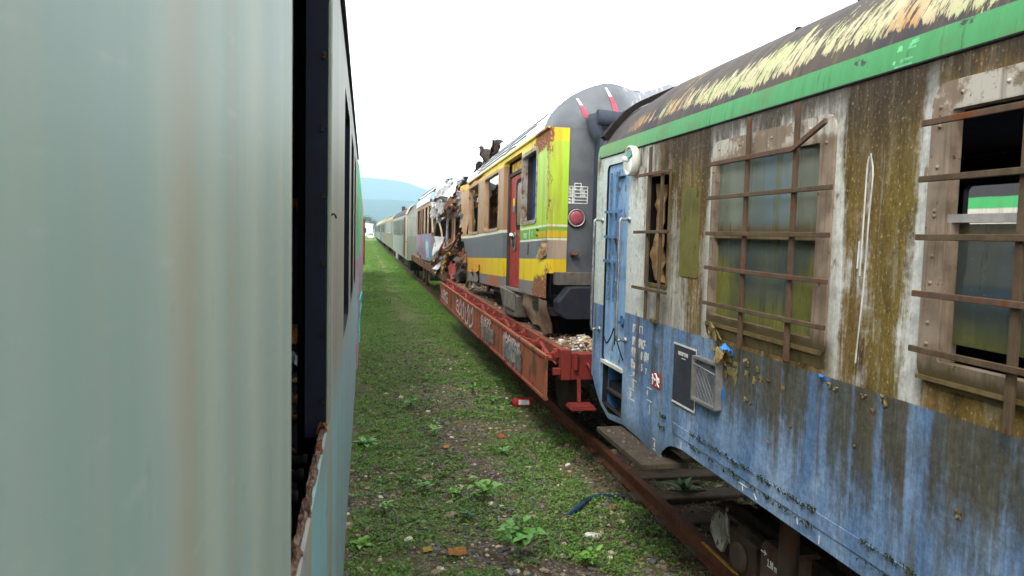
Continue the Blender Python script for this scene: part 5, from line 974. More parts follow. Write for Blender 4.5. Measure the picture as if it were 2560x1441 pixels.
# torn rusty rim under the hole
mb = MB(); n = 60
def rimf(u, v):
    y = 1.08+1.2*u; k = mnoise.noise_vector((y*16, v*4, 3)); a = v*math.pi*1.15
    r_ = .008+.004*k.x
    return Vector((-.112 + r_*math.cos(a)*1.0 + k.z*.004, y+k.y*.005, 1.936 + r_*math.sin(a)*.8+.006*k.y+.006*mnoise.noise((y*40, v*9, 1))))
mb.grid(rimf, frange(0, 1, 1/110), frange(0, 1, 1/8), 0, False); rim = mb.build('torn_rim', M_RIM, lc)
for k, (yv, h, s_) in enumerate(((2.16, .05, 4), (1.52, .03, 7), (1.95, .03, 9), (1.33, .02, 12))): curl((-.097, yv, 1.925), h*.7, h, s_+50, (M_RUSTS, M_RIM)[k % 2], lc, 'rust_flake')
for k, yv in enumerate((2.12, 1.99, 1.82, 1.66, 1.50, 1.36)):
    b_ = MB().lathe((-.150, yv, 1.86), (-1, 0, 0), [(0, .021), (.012, .021), (.012, .017), (.03, .017), (.03, .011), (.05, .011)], 6).build('bolt', M_BOLT, lc)
for k, zv in enumerate((2.97, 2.77, 2.585, 2.39, 2.19, 2.0)):
    MB().sheet((-.112, 2.210, zv), (-.010, -.008, .0), (.003, -.006, .016), 3, 3, .003, 200+k, .004, 0, 40, .002).build('rusty_clip', M_BOLT, lc)
curl((-.10, 2.24, 2.16), .03, .05, 77, M_RUSTS, lc, 'rust_flake'); MB().tube(smooth_curve([(-.1, 2.27, 2.535), (-.092, 2.27, 2.542), (-.086, 2.275, 2.538), (-.083, 2.28, 2.53)], 4), .0028, 6).build('bent_hook', M_BOLT, lc)
mb = MB(); mb.lathe((-.190, 2.66, 2.575), (-1, 0, .15), [(0, .02), (.02, .02), (.02, .035), (.035, .035), (.035, .016), (.08, .014)], 8); mb.build('orange_bolt', M_ORB, lc)
for a, b in ((2.62, 2.53), (2.90, 2.60)): MB().lathe((-.19, a, b), (-1, .1, 0), [(0, .02), (.04, .02), (.045, .012)], 6).build('bolt', M_BOLT, lc)
mb = MB(); mb.box(-.22, -.155, 2.62, 2.72, 1.3, 3.3); mb.build('inner_post', M_NAVYIN, lc, .004)
mb = MB(); mb.tube([(-.235, 1.2, 1.27), (-.30, 9.5, 1.27)], .05, 10); mb.build('longitudinal_beam', M_OLV, lc)
# roof edge, roof, floor, far wall
lr = [(-.1, 3.36), (-.104, 3.42), (-.14, 3.52), (-.24, 3.66), (-.45, 3.80), (-.8, 3.93), (-1.5, 4.02), (-2.2, 3.93), (-2.55, 3.8), (-2.8, 3.6), (-2.9, 3.36)]
MB().grid(lambda y, i: (lr[i][0], y, lr[i][1]), frange(-2.5, 9.7, 1), list(range(len(lr)))).build('roof', RFP, lc)
MB().tube([(-.094, a, 3.365) for a in (-2.5, 9.7)], .012, 6).build('gutter', M_BLACK, lc)
mb = MB(); mb.box(-2.9, -2.85, -2.5, 9.7, .62, 3.36).box(-2.85, -.16, -2.5, 9.7, 1.1, 1.2).box(-2.85, -.15, -2.5, -2.45, 1.2, 3.4).box(-2.85, -.15, 9.65, 9.7, .62, 3.5).box(-2.85, -.151, -2.45, 9.65, 3.40, 3.45); mb.box(-2.85, -.25, 1.0, 1.04, 1.2, 3.4); mb.build('interior_lining', M_NAVYIN, lc)
mb = MB().box(-2.6, -.4, -2.5, 9.6, .5, 1.08); mb.build('underframe', M_BLACK, lc)
for yv in (6.2, 8.4):
    for xv in (-2.33, -.83): MB().lathe((xv, yv, .46), (1, 0, 0), [(0, .4), (.02, .46), (.10, .46), (.12, .49), (.14, .49)], 20).build('wheel', M_STEEL, lc)
tag(rubble('floor_rubble', 260, lambda r_: (-.18-.9*r_.random()**1.5, r_.uniform(2.6, 10)*.93, 1.2), .015, .06, [M_SCRAPD, M_OLV, M_RUSTS, M_STEEL, M_FOAM], 31), 'dark rubble and rust on the floor inside the gutted carriage', 'rubble', kind='stuff')
o = MB().sheet((-.85, 8.2, 1.22), (.4, .9, 0), (-.1, .2, .14), 8, 6, .08, 210, .1, 0, 4).build('foam_scrap', worn('orange_brown_foam', (.34, .13, .03), (.20, .07, .02), .9, 0, .1, 9), None, 0, (-.7, 8.5, 1.2)); tag(o, 'torn orange brown foam lying on the floor inside the gutted carriage', 'foam scrap')
o = MB().sheet((-.66, 7.0, 1.23), (.16, .35, 0), (-.05, .1, .09), 8, 6, .05, 213, .06, 0, 9).build('plastic_wrap', plain('crinkled_clear_plastic', (.45, .48, .52), .2, 0, .6), None, 0, (-.6, 7.1, 1.2)); tag(o, 'crinkled scrap of clear plastic on the rubble inside the gutted carriage', 'plastic')
o = MB().box(-1.6, -.62, 9.0, 9.3, 1.30, 1.36).build('plank', worn('red_brown_plank', (.20, .075, .05), (.12, .05, .035), .8), None, .006, (-1.1, 9.1, 1.2)); o.location = (-1.1, 8.9, 1.22); tag(o, 'red brown board lying across the floor inside the gutted carriage', 'board')
# green carriage ahead on the same track, rusty wagon further on
def mat_greencar():
    t = NT('bright_green_livery'); n = t.noise(t.sv(3, 3, 3), 1, 6, .6); g = t.noise(t.sv(.5, .35, 1.4, 5), 1, 4, .5, 1.0)
    c = t.mix(n, (.07, .42, .17), (.10, .52, .24)); c = t.mix(t.ss(t.y, 14, 15), c, (.30, .33, .20)); gr_ = t.mix(t.ss(g, .48, .52), (.45, .20, .34), (.34, .36, .42)); c = t.mix(t.ss(t.m('ADD', t.z, t.m('MULTIPLY', n, .3)), 2.35, 2.25), c, gr_)
    return t.done(c, .5)
gc = coach('passenger_carriage', 'bright green carriage with pink graffiti ahead of the gutted one', -2.88, -.085, 10.3, 33, .62, 3.32, 4.0, mat_greencar(), RFP, [], M_GL, near=False)
tm = MB(); tm.tube(smooth_curve([(-.07, 10.9, 1.5), (-.04, 11.0, 1.6), (-.05, 11.1, 1.45), (-.07, 11.0, 1.2), (-.07, 10.9, .9)], 5), .012, 6); tm.build('turquoise_strap', plain('turquoise_strap', (.10, .50, .50), .5), gc)
rwg = thing('goods_wagon', 'rusty brown goods wagon beyond the green carriage', 'goods wagon', (-1.4, 40, 0))
mb = MB(); mb.box(-2.8, -.03, 35, 46, .9, 2.95)
for k in range(12): mb.box(-.03, .0, 35.1+k*.95, 35.2+k*.95, .9, 2.95)
mb.build('body', worn('rust_red_wagon', (.22, .075, .04), (.14, .05, .03), .8, 0, .3, 1), rwg); mb = MB().box(-2.5, -.3, 35.3, 45.7, .45, .9); mb.build('underframe', M_BLACK, rwg)
for yv in (37.2, 43.8): MB().lathe((-.75, yv, .46), (1, 0, 0), [(0, .4), (.02, .46), (.10, .46), (.12, .49), (.14, .49)], 16).build('wheel', M_STEEL, rwg)

# ------------------------------------------------------------------ ground, track, gravel, weeds
def vn(x, y, s=0):
    """smooth value noise on numpy arrays, 0..1"""
    xi, yi = np.floor(x).astype(np.int64), np.floor(y).astype(np.int64); fx, fy = x-xi, y-yi; fx = fx*fx*(3-2*fx); fy = fy*fy*(3-2*fy)
    def h(a, b):
        n = (a*374761393 + b*668265263 + s*982451653) & 0x7fffffff; n = ((n ^ (n >> 13))*1274126177) & 0x7fffffff; return ((n ^ (n >> 16)) & 0xffff)/65535.0
    return (h(xi, yi)*(1-fx)+h(xi+1, yi)*fx)*(1-fy)+(h(xi, yi+1)*(1-fx)+h(xi+1, yi+1)*fx)*fy
GZ = -.15
def gh(x, y):
    x = np.asarray(x, float); y = np.asarray(y, float)
    fade = np.clip((60-y)/40, 0, 1)
    tr = np.exp(-((x-1.25)/.55)**2)*.035                      # a low ridge along the middle of the strip
    return GZ + fade*((vn(x*1.3, y*1.3, 1)-.5)*.06 + (vn(x*5, y*5, 2)-.5)*.025 + tr) - .03*fade*(x > 2.55)
def mat_ground():
    t = NT('mossy_gravel_soil'); n = t.noise(t.sv(1.6, 1.6, 1.6), 1, 6, .6); m_ = t.noise(t.sv(7, 7, 7, 3), 1, 6, .65); v = t.voro(t.pos, 55, 'F1', 'Color'); vd = t.voro(t.pos, 55, 'F1', 'Distance'); big = t.noise(t.sv(.35, .09, 1), 1, 4, .55)
    sp = t.t.nodes.new('ShaderNodeSeparateColor'); t.lk(v, sp.inputs[0])
    peb = t.ramp(sp.outputs[0], [(0, (.045, .04, .035)), (.35, (.10, .085, .07)), (.6, (.15, .10, .065)), (.85, (.20, .16, .12)), (1, (.30, .24, .18))])
    soil = t.mix(t.ss(n, .4, .6), (.06, .043, .022), (.12, .08, .042)); c = t.mix(t.ss(m_, .40, .56), soil, peb)
    soil = t.mix(t.ss(t.x, 2.35, 2.7), soil, (.028, .020, .014)); peb = t.mix(t.m('MULTIPLY', t.ss(t.x, 2.35, 2.7), .7), peb, (.035, .025, .018)); c = t.mix(t.ss(m_, .40, .56), soil, peb)  # under the right-hand train: oily dark ballast, with the train's shade painted in
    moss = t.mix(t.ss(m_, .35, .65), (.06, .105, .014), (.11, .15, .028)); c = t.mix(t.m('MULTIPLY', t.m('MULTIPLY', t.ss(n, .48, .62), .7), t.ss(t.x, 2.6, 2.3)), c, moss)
    far = t.mix(t.ss(big, .35, .65), (.072, .16, .018), (.12, .215, .028)); far = t.mix(t.m('MULTIPLY', t.ss(t.noise(t.sv(.9, .16, 1, 8), 1, 5, .65), .50, .66), .75), far, (.14, .125, .055)); far = t.mix(t.m('MULTIPLY', t.ss(t.m('ABSOLUTE', t.m('SUBTRACT', t.x, 1.2)), .65, .15), t.ss(t.noise(t.sv(1.5, .3, 1, 4), 1, 5, .6), .35, .6, .1, .65)), far, (.17, .15, .08))
    mid = t.ss(t.m('ABSOLUTE', t.m('SUBTRACT', t.x, 1.15)), .9, .35)
    f = t.ss(t.m('ADD', t.y, t.m('MULTIPLY', big, 22)), 15, 42); c = t.mix(t.m('MULTIPLY', f, .95), c, far)
    return t.done(c, .9, 0, .2, t.bump(t.m('ADD', t.m('MULTIPLY', vd, -1.0), m_), .7, .02))
gxs = np.array([-9500, -3000, -800, -200, -60, -20, -6, -3, -1.5] + list(np.arange(-.9, 5.6, .1)) + [6, 8, 14, 30, 80, 250, 900, 3000, 9500.]); gys = np.array([-250, -60, -20, -5, 0, 2, 3.5] + list(np.arange(4.5, 16, .1)) + list(np.arange(16, 60, .6)) + list(np.arange(60, 200, 6)) + [220, 300, 500, 900, 2000, 4000, 7000, 10400.])
GX, GY = np.meshgrid(gxs, gys, indexing='ij'); GH = gh(GX, GY); nx, ny = GX.shape
me = bpy.data.meshes.new('ground'); 
idx = np.arange(nx*ny).reshape(nx, ny); F = np.stack([idx[:-1, :-1], idx[1:, :-1], idx[1:, 1:], idx[:-1, 1:]], -1).reshape(-1, 4)
def np_mesh(name, V, F, mat, cols=None, smooth=False):
    me = bpy.data.meshes.new(name); k = F.shape[1]; me.vertices.add(len(V)); me.vertices.foreach_set('co', np.ascontiguousarray(V, np.float32).ravel())
    me.loops.add(F.size); me.loops.foreach_set('vertex_index', np.ascontiguousarray(F, np.int32).ravel()); me.polygons.add(len(F)); me.polygons.foreach_set('loop_start', np.arange(0, F.size, k, dtype=np.int32)); me.polygons.foreach_set('loop_total', np.full(len(F), k, np.int32))
    me.polygons.foreach_set('use_smooth', np.full(len(F), smooth)); me.update(calc_edges=True)
    if cols is not None:
        a = me.color_attributes.new('col', 'FLOAT_COLOR', 'POINT'); a.data.foreach_set('color', np.ascontiguousarray(np.c_[cols, np.ones(len(cols))], np.float32).ravel())
    me.materials.append(mat); o = bpy.data.objects.new(name, me); COL.objects.link(o); return o
bpy.data.meshes.remove(me)
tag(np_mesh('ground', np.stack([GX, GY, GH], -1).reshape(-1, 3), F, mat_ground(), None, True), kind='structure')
R8 = np.random.default_rng(3)
def scatter(name, TV, TF, P, yaw, pitch, S, cols, mat, roll=None, jitter=0.0, smooth=False):
    n, k = len(P), len(TV); T = np.repeat(TV[None], n, 0)*S[:, None, :]
    if jitter: T *= 1+R8.uniform(-jitter, jitter, T.shape)
    cp, sp = np.cos(pitch)[:, None], np.sin(pitch)[:, None]; y, z = T[..., 1]*cp-T[..., 2]*sp, T[..., 1]*sp+T[..., 2]*cp; T[..., 1], T[..., 2] = y, z
    c, s = np.cos(yaw)[:, None], np.sin(yaw)[:, None]; x, y = T[..., 0]*c-T[..., 1]*s, T[..., 0]*s+T[..., 1]*c; T[..., 0], T[..., 1] = x, y
    T += P[:, None, :]; Fa = (TF[None]+np.arange(n)[:, None, None]*k).reshape(-1, TF.shape[1])
    return np_mesh(name, T.reshape(-1, 3), Fa, mat, np.repeat(cols, k, 0), smooth)
def mat_attr(name, rough, bump=0, spec=.3, vary=.25):
    t = NT(name); a = t.attr('col'); n = t.noise(t.sv(60, 60, 60), 1, 4)
    return t.done(t.mix(t.m('MULTIPLY', t.ss(n, .35, .65), vary), a, (.03, .025, .02)), rough, 0, spec, t.bump(n, bump, .004) if bump else None)
M_STONE = mat_attr('ballast_stone', .8, .3); M_LEAF = mat_attr('weed_leaf', .55, 0, .35, .15)
# stones
ICO_V = []; bm = bmesh.new(); bmesh.ops.create_icosphere(bm, subdivisions=1, radius=1); ICO_V = np.array([v.co[:] for v in bm.verts]); ICO_F = np.array([[v.index for v in f.verts] for f in bm.faces]); bm.free()
def spread(n, x0, x1, y0, y1, pw=1.0):
    return x0+(x1-x0)*R8.random(n), y0+(y1-y0)*R8.random(n)**pw
x, y = spread(30000, -.2, 4.6, 4.6, 18, 1.3); dens = .35+.65*np.exp(-((x-1.35)/.7)**2)+.5*(x > 2.3); dens *= (.25+vn(x*1.1, y*1.1, 5)); dens *= np.clip((18-y)/7, 0, 1); keep = R8.random(len(x)) < dens; x, y = x[keep], y[keep]; n = len(x)
s = np.exp(R8.normal(-4.1, .45, n)); s = np.clip(s, .007, .055); pal = np.array([(.075, .072, .07), (.11, .10, .095), (.16, .12, .085), (.22, .155, .10), (.30, .235, .165), (.05, .048, .05), (.14, .075, .045), (.38, .33, .26)]); pi = R8.choice(8, n, p=[.22, .2, .17, .12, .08, .12, .06, .03]); cols = pal[pi]*R8.uniform(1.1, 2.1, (n, 1)); cols = np.where((x > 2.4)[:, None], cols*.42*np.array([1, .85, .72]), cols)  # stones beneath the right-hand train: oil-stained, and shade put into their colour
P = np.stack([x, y, gh(x, y)+s*.18], -1); S = np.stack([s, s*R8.uniform(.6, 1.1, n), s*R8.uniform(.35, .65, n)], -1)
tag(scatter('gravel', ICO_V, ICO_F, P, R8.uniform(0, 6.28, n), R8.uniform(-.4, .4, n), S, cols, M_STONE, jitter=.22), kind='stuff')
# low weeds: small bent leaves gathered into clumps
LV = np.array([(0, 0, 0), (.32, .45, .05), (0, 1, -.06), (-.32, .45, .05)]); LF = np.array([[0, 1, 2], [0, 2, 3]])
def greens(n, x, y):
    g = np.array([(.078, .19, .020), (.108, .235, .028), (.054, .138, .015), (.15, .26, .036), (.185, .225, .040)])[R8.choice(5, n, p=[.34, .26, .2, .14, .06])]
    return g*R8.uniform(.75, 1.25, (n, 1))
def cover(n, x0, x1, y0, y1, thr, smin, smax, hmax, pw=1.0, sc_=1.0, strip=True):
    nc = n//9; cx, cy = spread(nc, x0, x1, y0, y1, pw); d = vn(cx*1.5*sc_, cy*1.5*sc_, 11)*.6+vn(cx*4*sc_, cy*4*sc_, 12)*.4
    if strip: d = d+.10*np.exp(-((cx-.35)/.45)**2)+.13*np.exp(-((cx-2.0)/.3)**2)-.03*np.exp(-((cx-1.25)/.4)**2) - .35*np.clip((cx-2.45)/.3, 0, 1)
    ed = np.clip((cy-y0)/((y1-y0)*.12+.1), 0, 1)*np.clip((y1-cy)/((y1-y0)*.3), 0, 1) if y0 > 6 else np.clip((y1-cy)/((y1-y0)*.3), 0, 1)
    k = (d > thr+R8.uniform(-.10, .10, nc)) & (R8.random(nc) < ed); cx, cy = cx[k], cy[k]; m_ = R8.integers(5, 15, len(cx)); cr_ = np.repeat(R8.uniform(.02, .06, len(cx))*sc_**-.5, m_); X = np.repeat(cx, m_); Y_ = np.repeat(cy, m_); nn = len(X)
    a = R8.uniform(0, 6.28, nn); r_ = cr_*np.sqrt(R8.random(nn)); X = X+np.cos(a)*r_; Y_ = Y_+np.sin(a)*r_; Z_ = gh(X, Y_)+R8.random(nn)*hmax*(1-r_/cr_*.6); s = R8.uniform(smin, smax, nn)
    return np.stack([X, Y_, Z_], -1), a-math.pi/2+R8.normal(0, .6, nn), R8.uniform(-.1, .9, nn), np.stack([s*R8.uniform(.6, 1.2, nn), s, s], -1), greens(nn, X, Y_)
A = [cover(120000, -.12, 2.75, 4.7, 16, .485, .012, .036, .045, 1.25), cover(70000, -.12, 2.8, 10, 50, .44, .022, .055, .05, 1.3, .6), cover(16000, 2.4, 4.6, 4.6, 9, .62, .010, .026, .03, 1, 1.0, False)]
P, yw, pt, S, cl = [np.concatenate([a[i] for a in A]) for i in range(5)]
tag(scatter('ground_cover', LV, LF, P, yw, pt, S, cl, M_LEAF), kind='stuff')
# thin grass blades, longer and sparser towards the distance
BV = np.array([(-.06, 0, 0), (.06, 0, 0), (.05, .25, .6), (0, .55, 1.0)]); BF = np.array([[0, 1, 2], [0, 2, 3]])
def blades(n, y0, y1, h0, h1, thr, pw):
    x, y = spread(n, -.12, 2.75, y0, y1, pw); d = vn(x*1.2, y*1.2, 21)*.6+vn(x*5, y*5, 22)*.4+.12*np.exp(-((x-.3)/.5)**2)+.1*np.exp(-((x-2.05)/.3)**2)-.16*np.exp(-((x-1.25)/.35)**2); k = (d > thr+R8.uniform(-.08, .08, n)) & (R8.random(n) < (np.clip((y-y0)/((y1-y0)*.2), 0, 1) if y0 > 6 else 1)*np.clip((y1-y)/((y1-y0)*.35), 0, 1)); x, y = x[k], y[k]; m_ = len(x); h = R8.uniform(h0, h1, m_)
    return np.stack([x, y, gh(x, y)], -1), R8.uniform(0, 6.28, m_), R8.normal(0, .3, m_), np.stack([h*.55, h, h], -1), greens(m_, x, y)
A = [blades(26000, 4.8, 18, .02, .06, .52, 1.2), blades(70000, 12, 60, .03, .08, .36, 1.5), blades(60000, 36, 190, .06, .16, .38, 1.6)]
P, yw, pt, S, cl = [np.concatenate([a[i] for a in A]) for i in range(5)]
tag(scatter('grass', BV, BF, P, yw, pt, S, cl, M_LEAF), kind='stuff')

# rails and sleepers of the right hand track
M_RAIL = worn('rusty_rail_steel', (.115, .042, .022), (.06, .026, .016), .6, .3, .2, 4, (.20, .07, .025), .2)
def rail(xc, label, ys=(-8, 200)):
    pr = [(-.036, 0), (.036, 0), (.036, -.035), (.009, -.05), (.009, -.125), (.065, -.14), (.065, -.15), (-.065, -.15), (-.065, -.14), (-.009, -.125), (-.009, -.05), (-.036, -.035)]
    m_ = MB(); n = len(pr); yy = frange(ys[0], ys[1], 8)
    m_.add([(xc+a, q, b) for q in yy for a, b in pr], [(i*n+k, i*n+(k+1) % n, (i+1)*n+(k+1) % n, (i+1)*n+k) for i in range(len(yy)-1) for k in range(n)]); m_.add([(xc+a, ys[0], b) for a, b in pr], [tuple(range(n))])
    o = thing('rail', label, 'rail', (xc, 6, -.15)); m_.build('rail_bar', M_RAIL, o); return o
r1 = rail(2.79, 'rusty near rail running along the grass strip under the blue carriage'); rail(4.26, 'rusty far rail in the dark beneath the blue carriage')
MB().box(2.735, 2.752, 5.05, 5.62, .003, .012).build('painted_strip', M_YEL, r1)
MB().bar((2.74, 5.65, .006), (2.735, 5.08, .006), .022, .008).build('painted_strip', M_YEL, r1)
M_SLP = worn('grey_brown_sleeper', (.085, .062, .046), (.05, .036, .028), .85, 0, .1, 4, (.07, .045, .03), .3)
for k, yv in enumerate((4.55, 5.2, 5.85, 6.5, 7.15, 7.8, 8.45)):
    j = rnd.uniform(-.03, .03)
    o = MB().box(2.70+j, 4.80+j, yv-.12, yv+.12, GZ-.08, GZ+.022).build('sleeper', M_SLP, None, .012, (3.5, yv, GZ)); tag(o, 'grey brown sleeper crossing under the rails beneath the carriage end', 'sleeper', 'sleepers under the rails')
# ------------------------------------------------------------------ single weeds, litter
def leafmesh(mb, base, d, up, L, W, fold=.25, droop=.3, n=5):
    base, d, up = Vector(base), Vector(d).normalized(), Vector(up); sd = d.cross(up).normalized(); up = sd.cross(d).normalized(); vs = []
    for i in range(n+1):
        t_ = i/n; w = W*math.sin(math.pi*min(1, t_*.92+.08))**.8*(1-.25*t_); c = base+d*L*t_+up*(L*(.25*t_-droop*t_*t_))
        vs += [c-sd*w+up*w*fold, c, c+sd*w+up*w*fold]
    mb.add(vs, [(3*i+a, 3*i+a+1, 3*i+a+4, 3*i+a+3) for i in range(n) for a in (0, 1)], 0, True)
def weed(x, y, h, nst, nlf, L, W, seed, label, col, cat='weed'):
    r_ = random.Random(seed); z = float(gh(x, y)); t = thing('weed_plant', label, cat, (x, y, z)); st, lf = MB(), MB()
    for s_ in range(nst):
        a = 6.28*s_/nst+r_.uniform(-.4, .4); tip = Vector((x+math.cos(a)*h*r_.uniform(.25, .6), y+math.sin(a)*h*r_.uniform(.25, .6), z+h*r_.uniform(.6, 1)))
        pts = smooth_curve([(x, y, z), ((x*1.6+tip.x*.4)/2, (y*1.6+tip.y*.4)/2, z+h*.5), tip], 4); st.tube(pts, [.004-.0025*i/len(pts) for i in range(len(pts))], 5)
        for k in range(nlf):
            f = .3+.7*(k+1)/nlf; p = pts[min(len(pts)-1, int(f*(len(pts)-1)))]; b = a+(k*2.4+r_.uniform(-.3, .3)); e = r_.uniform(-.1, .5); s2 = r_.uniform(.7, 1.1)
            leafmesh(lf, p, (math.cos(b), math.sin(b), e), (0, 0, 1), L*s2, W*s2, .2, r_.uniform(.1, .5))
    st.build('stem', plain('weed_stem', (.10, .09, .03), .7), t); lf.build('leaves', col, t); return t
def rosette(x, y, n, L, W, seed, label, col, z=None, tilt=.5):
    r_ = random.Random(seed); z = float(gh(x, y)) if z is None else z; lf = MB()
    for k in range(n):
        a = k*2.399+r_.uniform(-.2, .2); f = k/n; leafmesh(lf, (x+math.cos(a)*.01, y+math.sin(a)*.01, z+.005), (math.cos(a), math.sin(a), tilt*.3+f*tilt*2.2), (0, 0, 1), L*(1-.45*f)*r_.uniform(.85, 1.1), W*(1-.4*f), .3, .55-.3*f)
    o = lf.build('weed_rosette', col, None, 0, (x, y, z)); tag(o, label, 'weed'); return o
G1 = plain('knotweed_leaf', (.085, .25, .03), .45, 0, .4, .25, 30); G2 = plain('pale_mullein_leaf', (.18, .33, .12), .7, 0, .2, .2, 30); G3 = plain('light_weed_leaf', (.14, .31, .04), .5, 0, .35, .25, 30); G4 = plain('dark_weed_leaf', (.04, .11, .035), .5, 0, .35, .25, 30)
weed(1.25, 5.85, .30, 10, 7, .095, .034, 1, 'large leafy weed with pointed oval leaves at the bottom edge of the grass strip', G1)
weed(1.16, 7.15, .22, 7, 4, .11, .038, 2, 'leafy weed with pale pointed leaves, smaller one behind the large leafy weed', G3)
rosette(.03, 9.3, 11, .21, .045, 3, 'pale grey green mullein rosette close against the left carriage', G2)
rosette(-.01, 6.3, 7, .15, .035, 4, 'light green leaf rosette low against the left carriage near the bottom edge', G3)
rosette(3.26, 7.2, 8, .26, .04, 5, 'dark green long leaved rosette growing between two sleepers', G4, GZ+.02, .8)
o = MB(); leafmesh(o, (3.12, 8.0, .02), (.7, -.5, -.1), (0, 0, 1), .30, .075, .15, .2); o.tube([(3.12, 8.0, .02), (3.12, 8.02, GZ)], .004, 5); o = o.build('broad_leaf', G2, None, 0, (3.12, 8, GZ)); tag(o, 'single broad pale green leaf in the dark under the arch of the blue carriage', 'weed')
for k, (x, y, h, lab, g) in enumerate(((.69, 11.2, .13, 'bushy green weed left of the middle of the strip level with the red cylinder', G1), (.90, 9.55, .15, 'upright weed with toothed leaves behind the mullein rosette', G3), (1.63, 8.7, .10, 'flat weed with two broad pale leaves right of the stony middle', G2), (.907, 7.4, .10, 'small weed just left of the pale pointed weed', G3), (.62, 7.6, .12, 'small green weed beside the brown stone', G1), (.2, 7.05, .11, 'feathery light weed on the mossy left part of the strip', G3), (1.75, 5.62, .14, 'spiky light green weed at the bottom right of the strip', G3), (1.757, 12.2, .13, 'weed clump on the stony middle in front of the red cylinder', G1), (1.96, 11.4, .13, 'weed clump nearest to the left end of the red cylinder', G1), (.95, 6.75, .09, 'narrow leaved weed between the orange leaf and the pale pointed weed', G4), (.9, 27, .30, 'tall weed clump far along the strip beside the first wagon', G1), (1.9, 38, .35, 'dark weed clump far along the strip beside the second wagon', G4), (.3, 44, .35, 'distant weed tuft on the left side of the strip', G1))):
    weed(x, y, h, 6, 4, .05+h*.18, .014+h*.05, 30+k, lab, g)
o = MB().sheet((.70, 5.92, GZ+.03), (.17, .05, 0), (-.03, .11, .03), 8, 6, .03, 300, .03, 0, 12, .002).build('dead_leaf', worn('orange_dead_leaf', (.36, .17, .05), (.24, .10, .03), .7, 0, .1, 25), None, 0, (.75, 5.97, GZ+.02)); tag(o, 'curled orange dead leaf lying at the bottom of the grass strip', 'leaf')
o = MB().lathe((0, 0, 0), (.2, 0, 1), [(-.01, .04), (.012, .07), (.03, .055), (.036, .02)], 7).build('pale_stone', ST[2], None); o.scale = (1.3, .7, 1); o.location = (1.985, 6.23, float(gh(1.985, 6.23))+.01); tag(o, 'flat whitish stone at the edge of the weeds near the rusty rail', 'stone')
o = MB().lathe((0, 0, 0), (.2, .1, 1), [(-.03, .05), (.02, .075), (.05, .06), (.07, .025)], 6).build('brown_stone', worn('brown_sandstone', (.24, .165, .10), (.16, .11, .07), .85, 0, .1, 12), None); o.scale = (1.1, .8, .9); o.location = (.669, 7.93, float(gh(.669, 7.93))); tag(o, 'largest brown sandstone lump on the strip, beside a small weed', 'stone')
o = MB().tube(smooth_curve([(1.86, 6.70, GZ), (2.0, 6.80, GZ+.05), (2.2, 7.02, GZ+.055), (2.36, 7.12, GZ+.04), (2.60, 7.14, GZ+.01)], 5), .026, 10).build('hose', worn('dark_blue_hose', (.015, .045, .10), (.012, .014, .018), .4, 0, .1, 4, (.03, .03, .03)), None, 0, (2.1, 6.9, GZ)); tag(o, 'dark blue hose end sticking out of the weeds beside the rail', 'hose')
for k, (x, y, c_) in enumerate(((.95, 8.9, 'orange'), (1.72, 9.45, 'orange red'), (.5, 6.1, 'yellow'), (2.32, 6.75, 'brown'))):
    zz = float(gh(x, y)); o = MB().sheet((x, y, zz+.015), (.07, .02, .01), (-.01, .05, .02), 4, 3, .012, 310+k, .01, 0, 20, .002).build('dead_leaf', plain('leaf_'+c_.replace(' ', '_'), ((.40, .16, .03), (.38, .08, .03), (.30, .22, .04), (.2, .10, .05))[k], .7), None, 0, (x, y, zz)); tag(o, c_ + (' dead leaf on the stony middle far behind the weeds', ' scrap of leaf left of the dark shadow under the wagon', ' fallen leaf on the moss by the left carriage', ' dead leaf beside the blue hose')[k], 'leaf')
ex = thing('fire_extinguisher', 'red gas cylinder with a white label lying in the grass under the wagon end', 'fire extinguisher', (2.36, 11.1, -.08))
q = (2.24, 11.13, -.06); mb = MB().lathe(q, (1, -.10, -.02), [(-.03, .03), (-.012, .055), (.0, .072), (.03, .076), (.25, .076), (.28, .06), (.285, .03)], 24); mb.build('cylinder', worn('glossy_red_cylinder', (.36, .015, .018), (.25, .012, .015), .35, 0, .05, 6, (.1, .03, .02)), ex)
MB().lathe(q, (1, -.10, -.02), [(-.05, .014), (-.03, .016)], 10).build('valve', M_BLACK, ex)
mb = MB(); ax = Vector((1, -.1, -.02)).normalized(); u = Vector((.1, 1, 0)).normalized()*-1; w = ax.cross(u)
mb.grid(lambda a, h: Vector(q)+ax*h+(u*math.cos(a)+w*math.sin(a))*.0775, frange(-.75, .25, .1), [.06, .14, .22], 0, True); mb.build('white_label', plain('faded_paper_label', (.68, .62, .62), .6), ex)

# ------------------------------------------------------------------ distance: shed, car, trees, hills, air
sh = thing('white_shed', 'low white building at the far end of the grass strip', 'building', (-10, 330, 0))
MB().box(-26, 3.0, 322, 340, GZ-.05, 4.4).build('wall', plain('shed_white_wall', (.66, .70, .76), .6), sh); MB().prism([(-26.6, 321.5, 4.4), (3.4, 321.5, 4.4), (3.4, 321.5, 4.75), (-11, 321.5, 6.2), (-26.6, 321.5, 4.75)], (0, 19, 0)).build('roof', plain('shed_roof_sheet', (.60, .62, .65), .5), sh)
for k in range(6): MB().box(-24+k*4.4, -21.5+k*4.4, 321.9, 321.99, 1.0, 3.0).build('window', M_GL, sh)
vc = thing('parked_car', 'small white car parked where the grass strip ends', 'car', (1.6, 215, 0))
mb = MB(); mb.prism([(.6, 213, .25), (.6, 217.2, .25), (.6, 217.2, .8), (.6, 216.6, .95), (.6, 215.9, 1.45), (.6, 214, 1.5), (.6, 213.2, 1.0), (.6, 213, .9)], (1.75, 0, 0)); mb.build('body', plain('white_car_paint', (.78, .78, .78), .25), vc, .06)
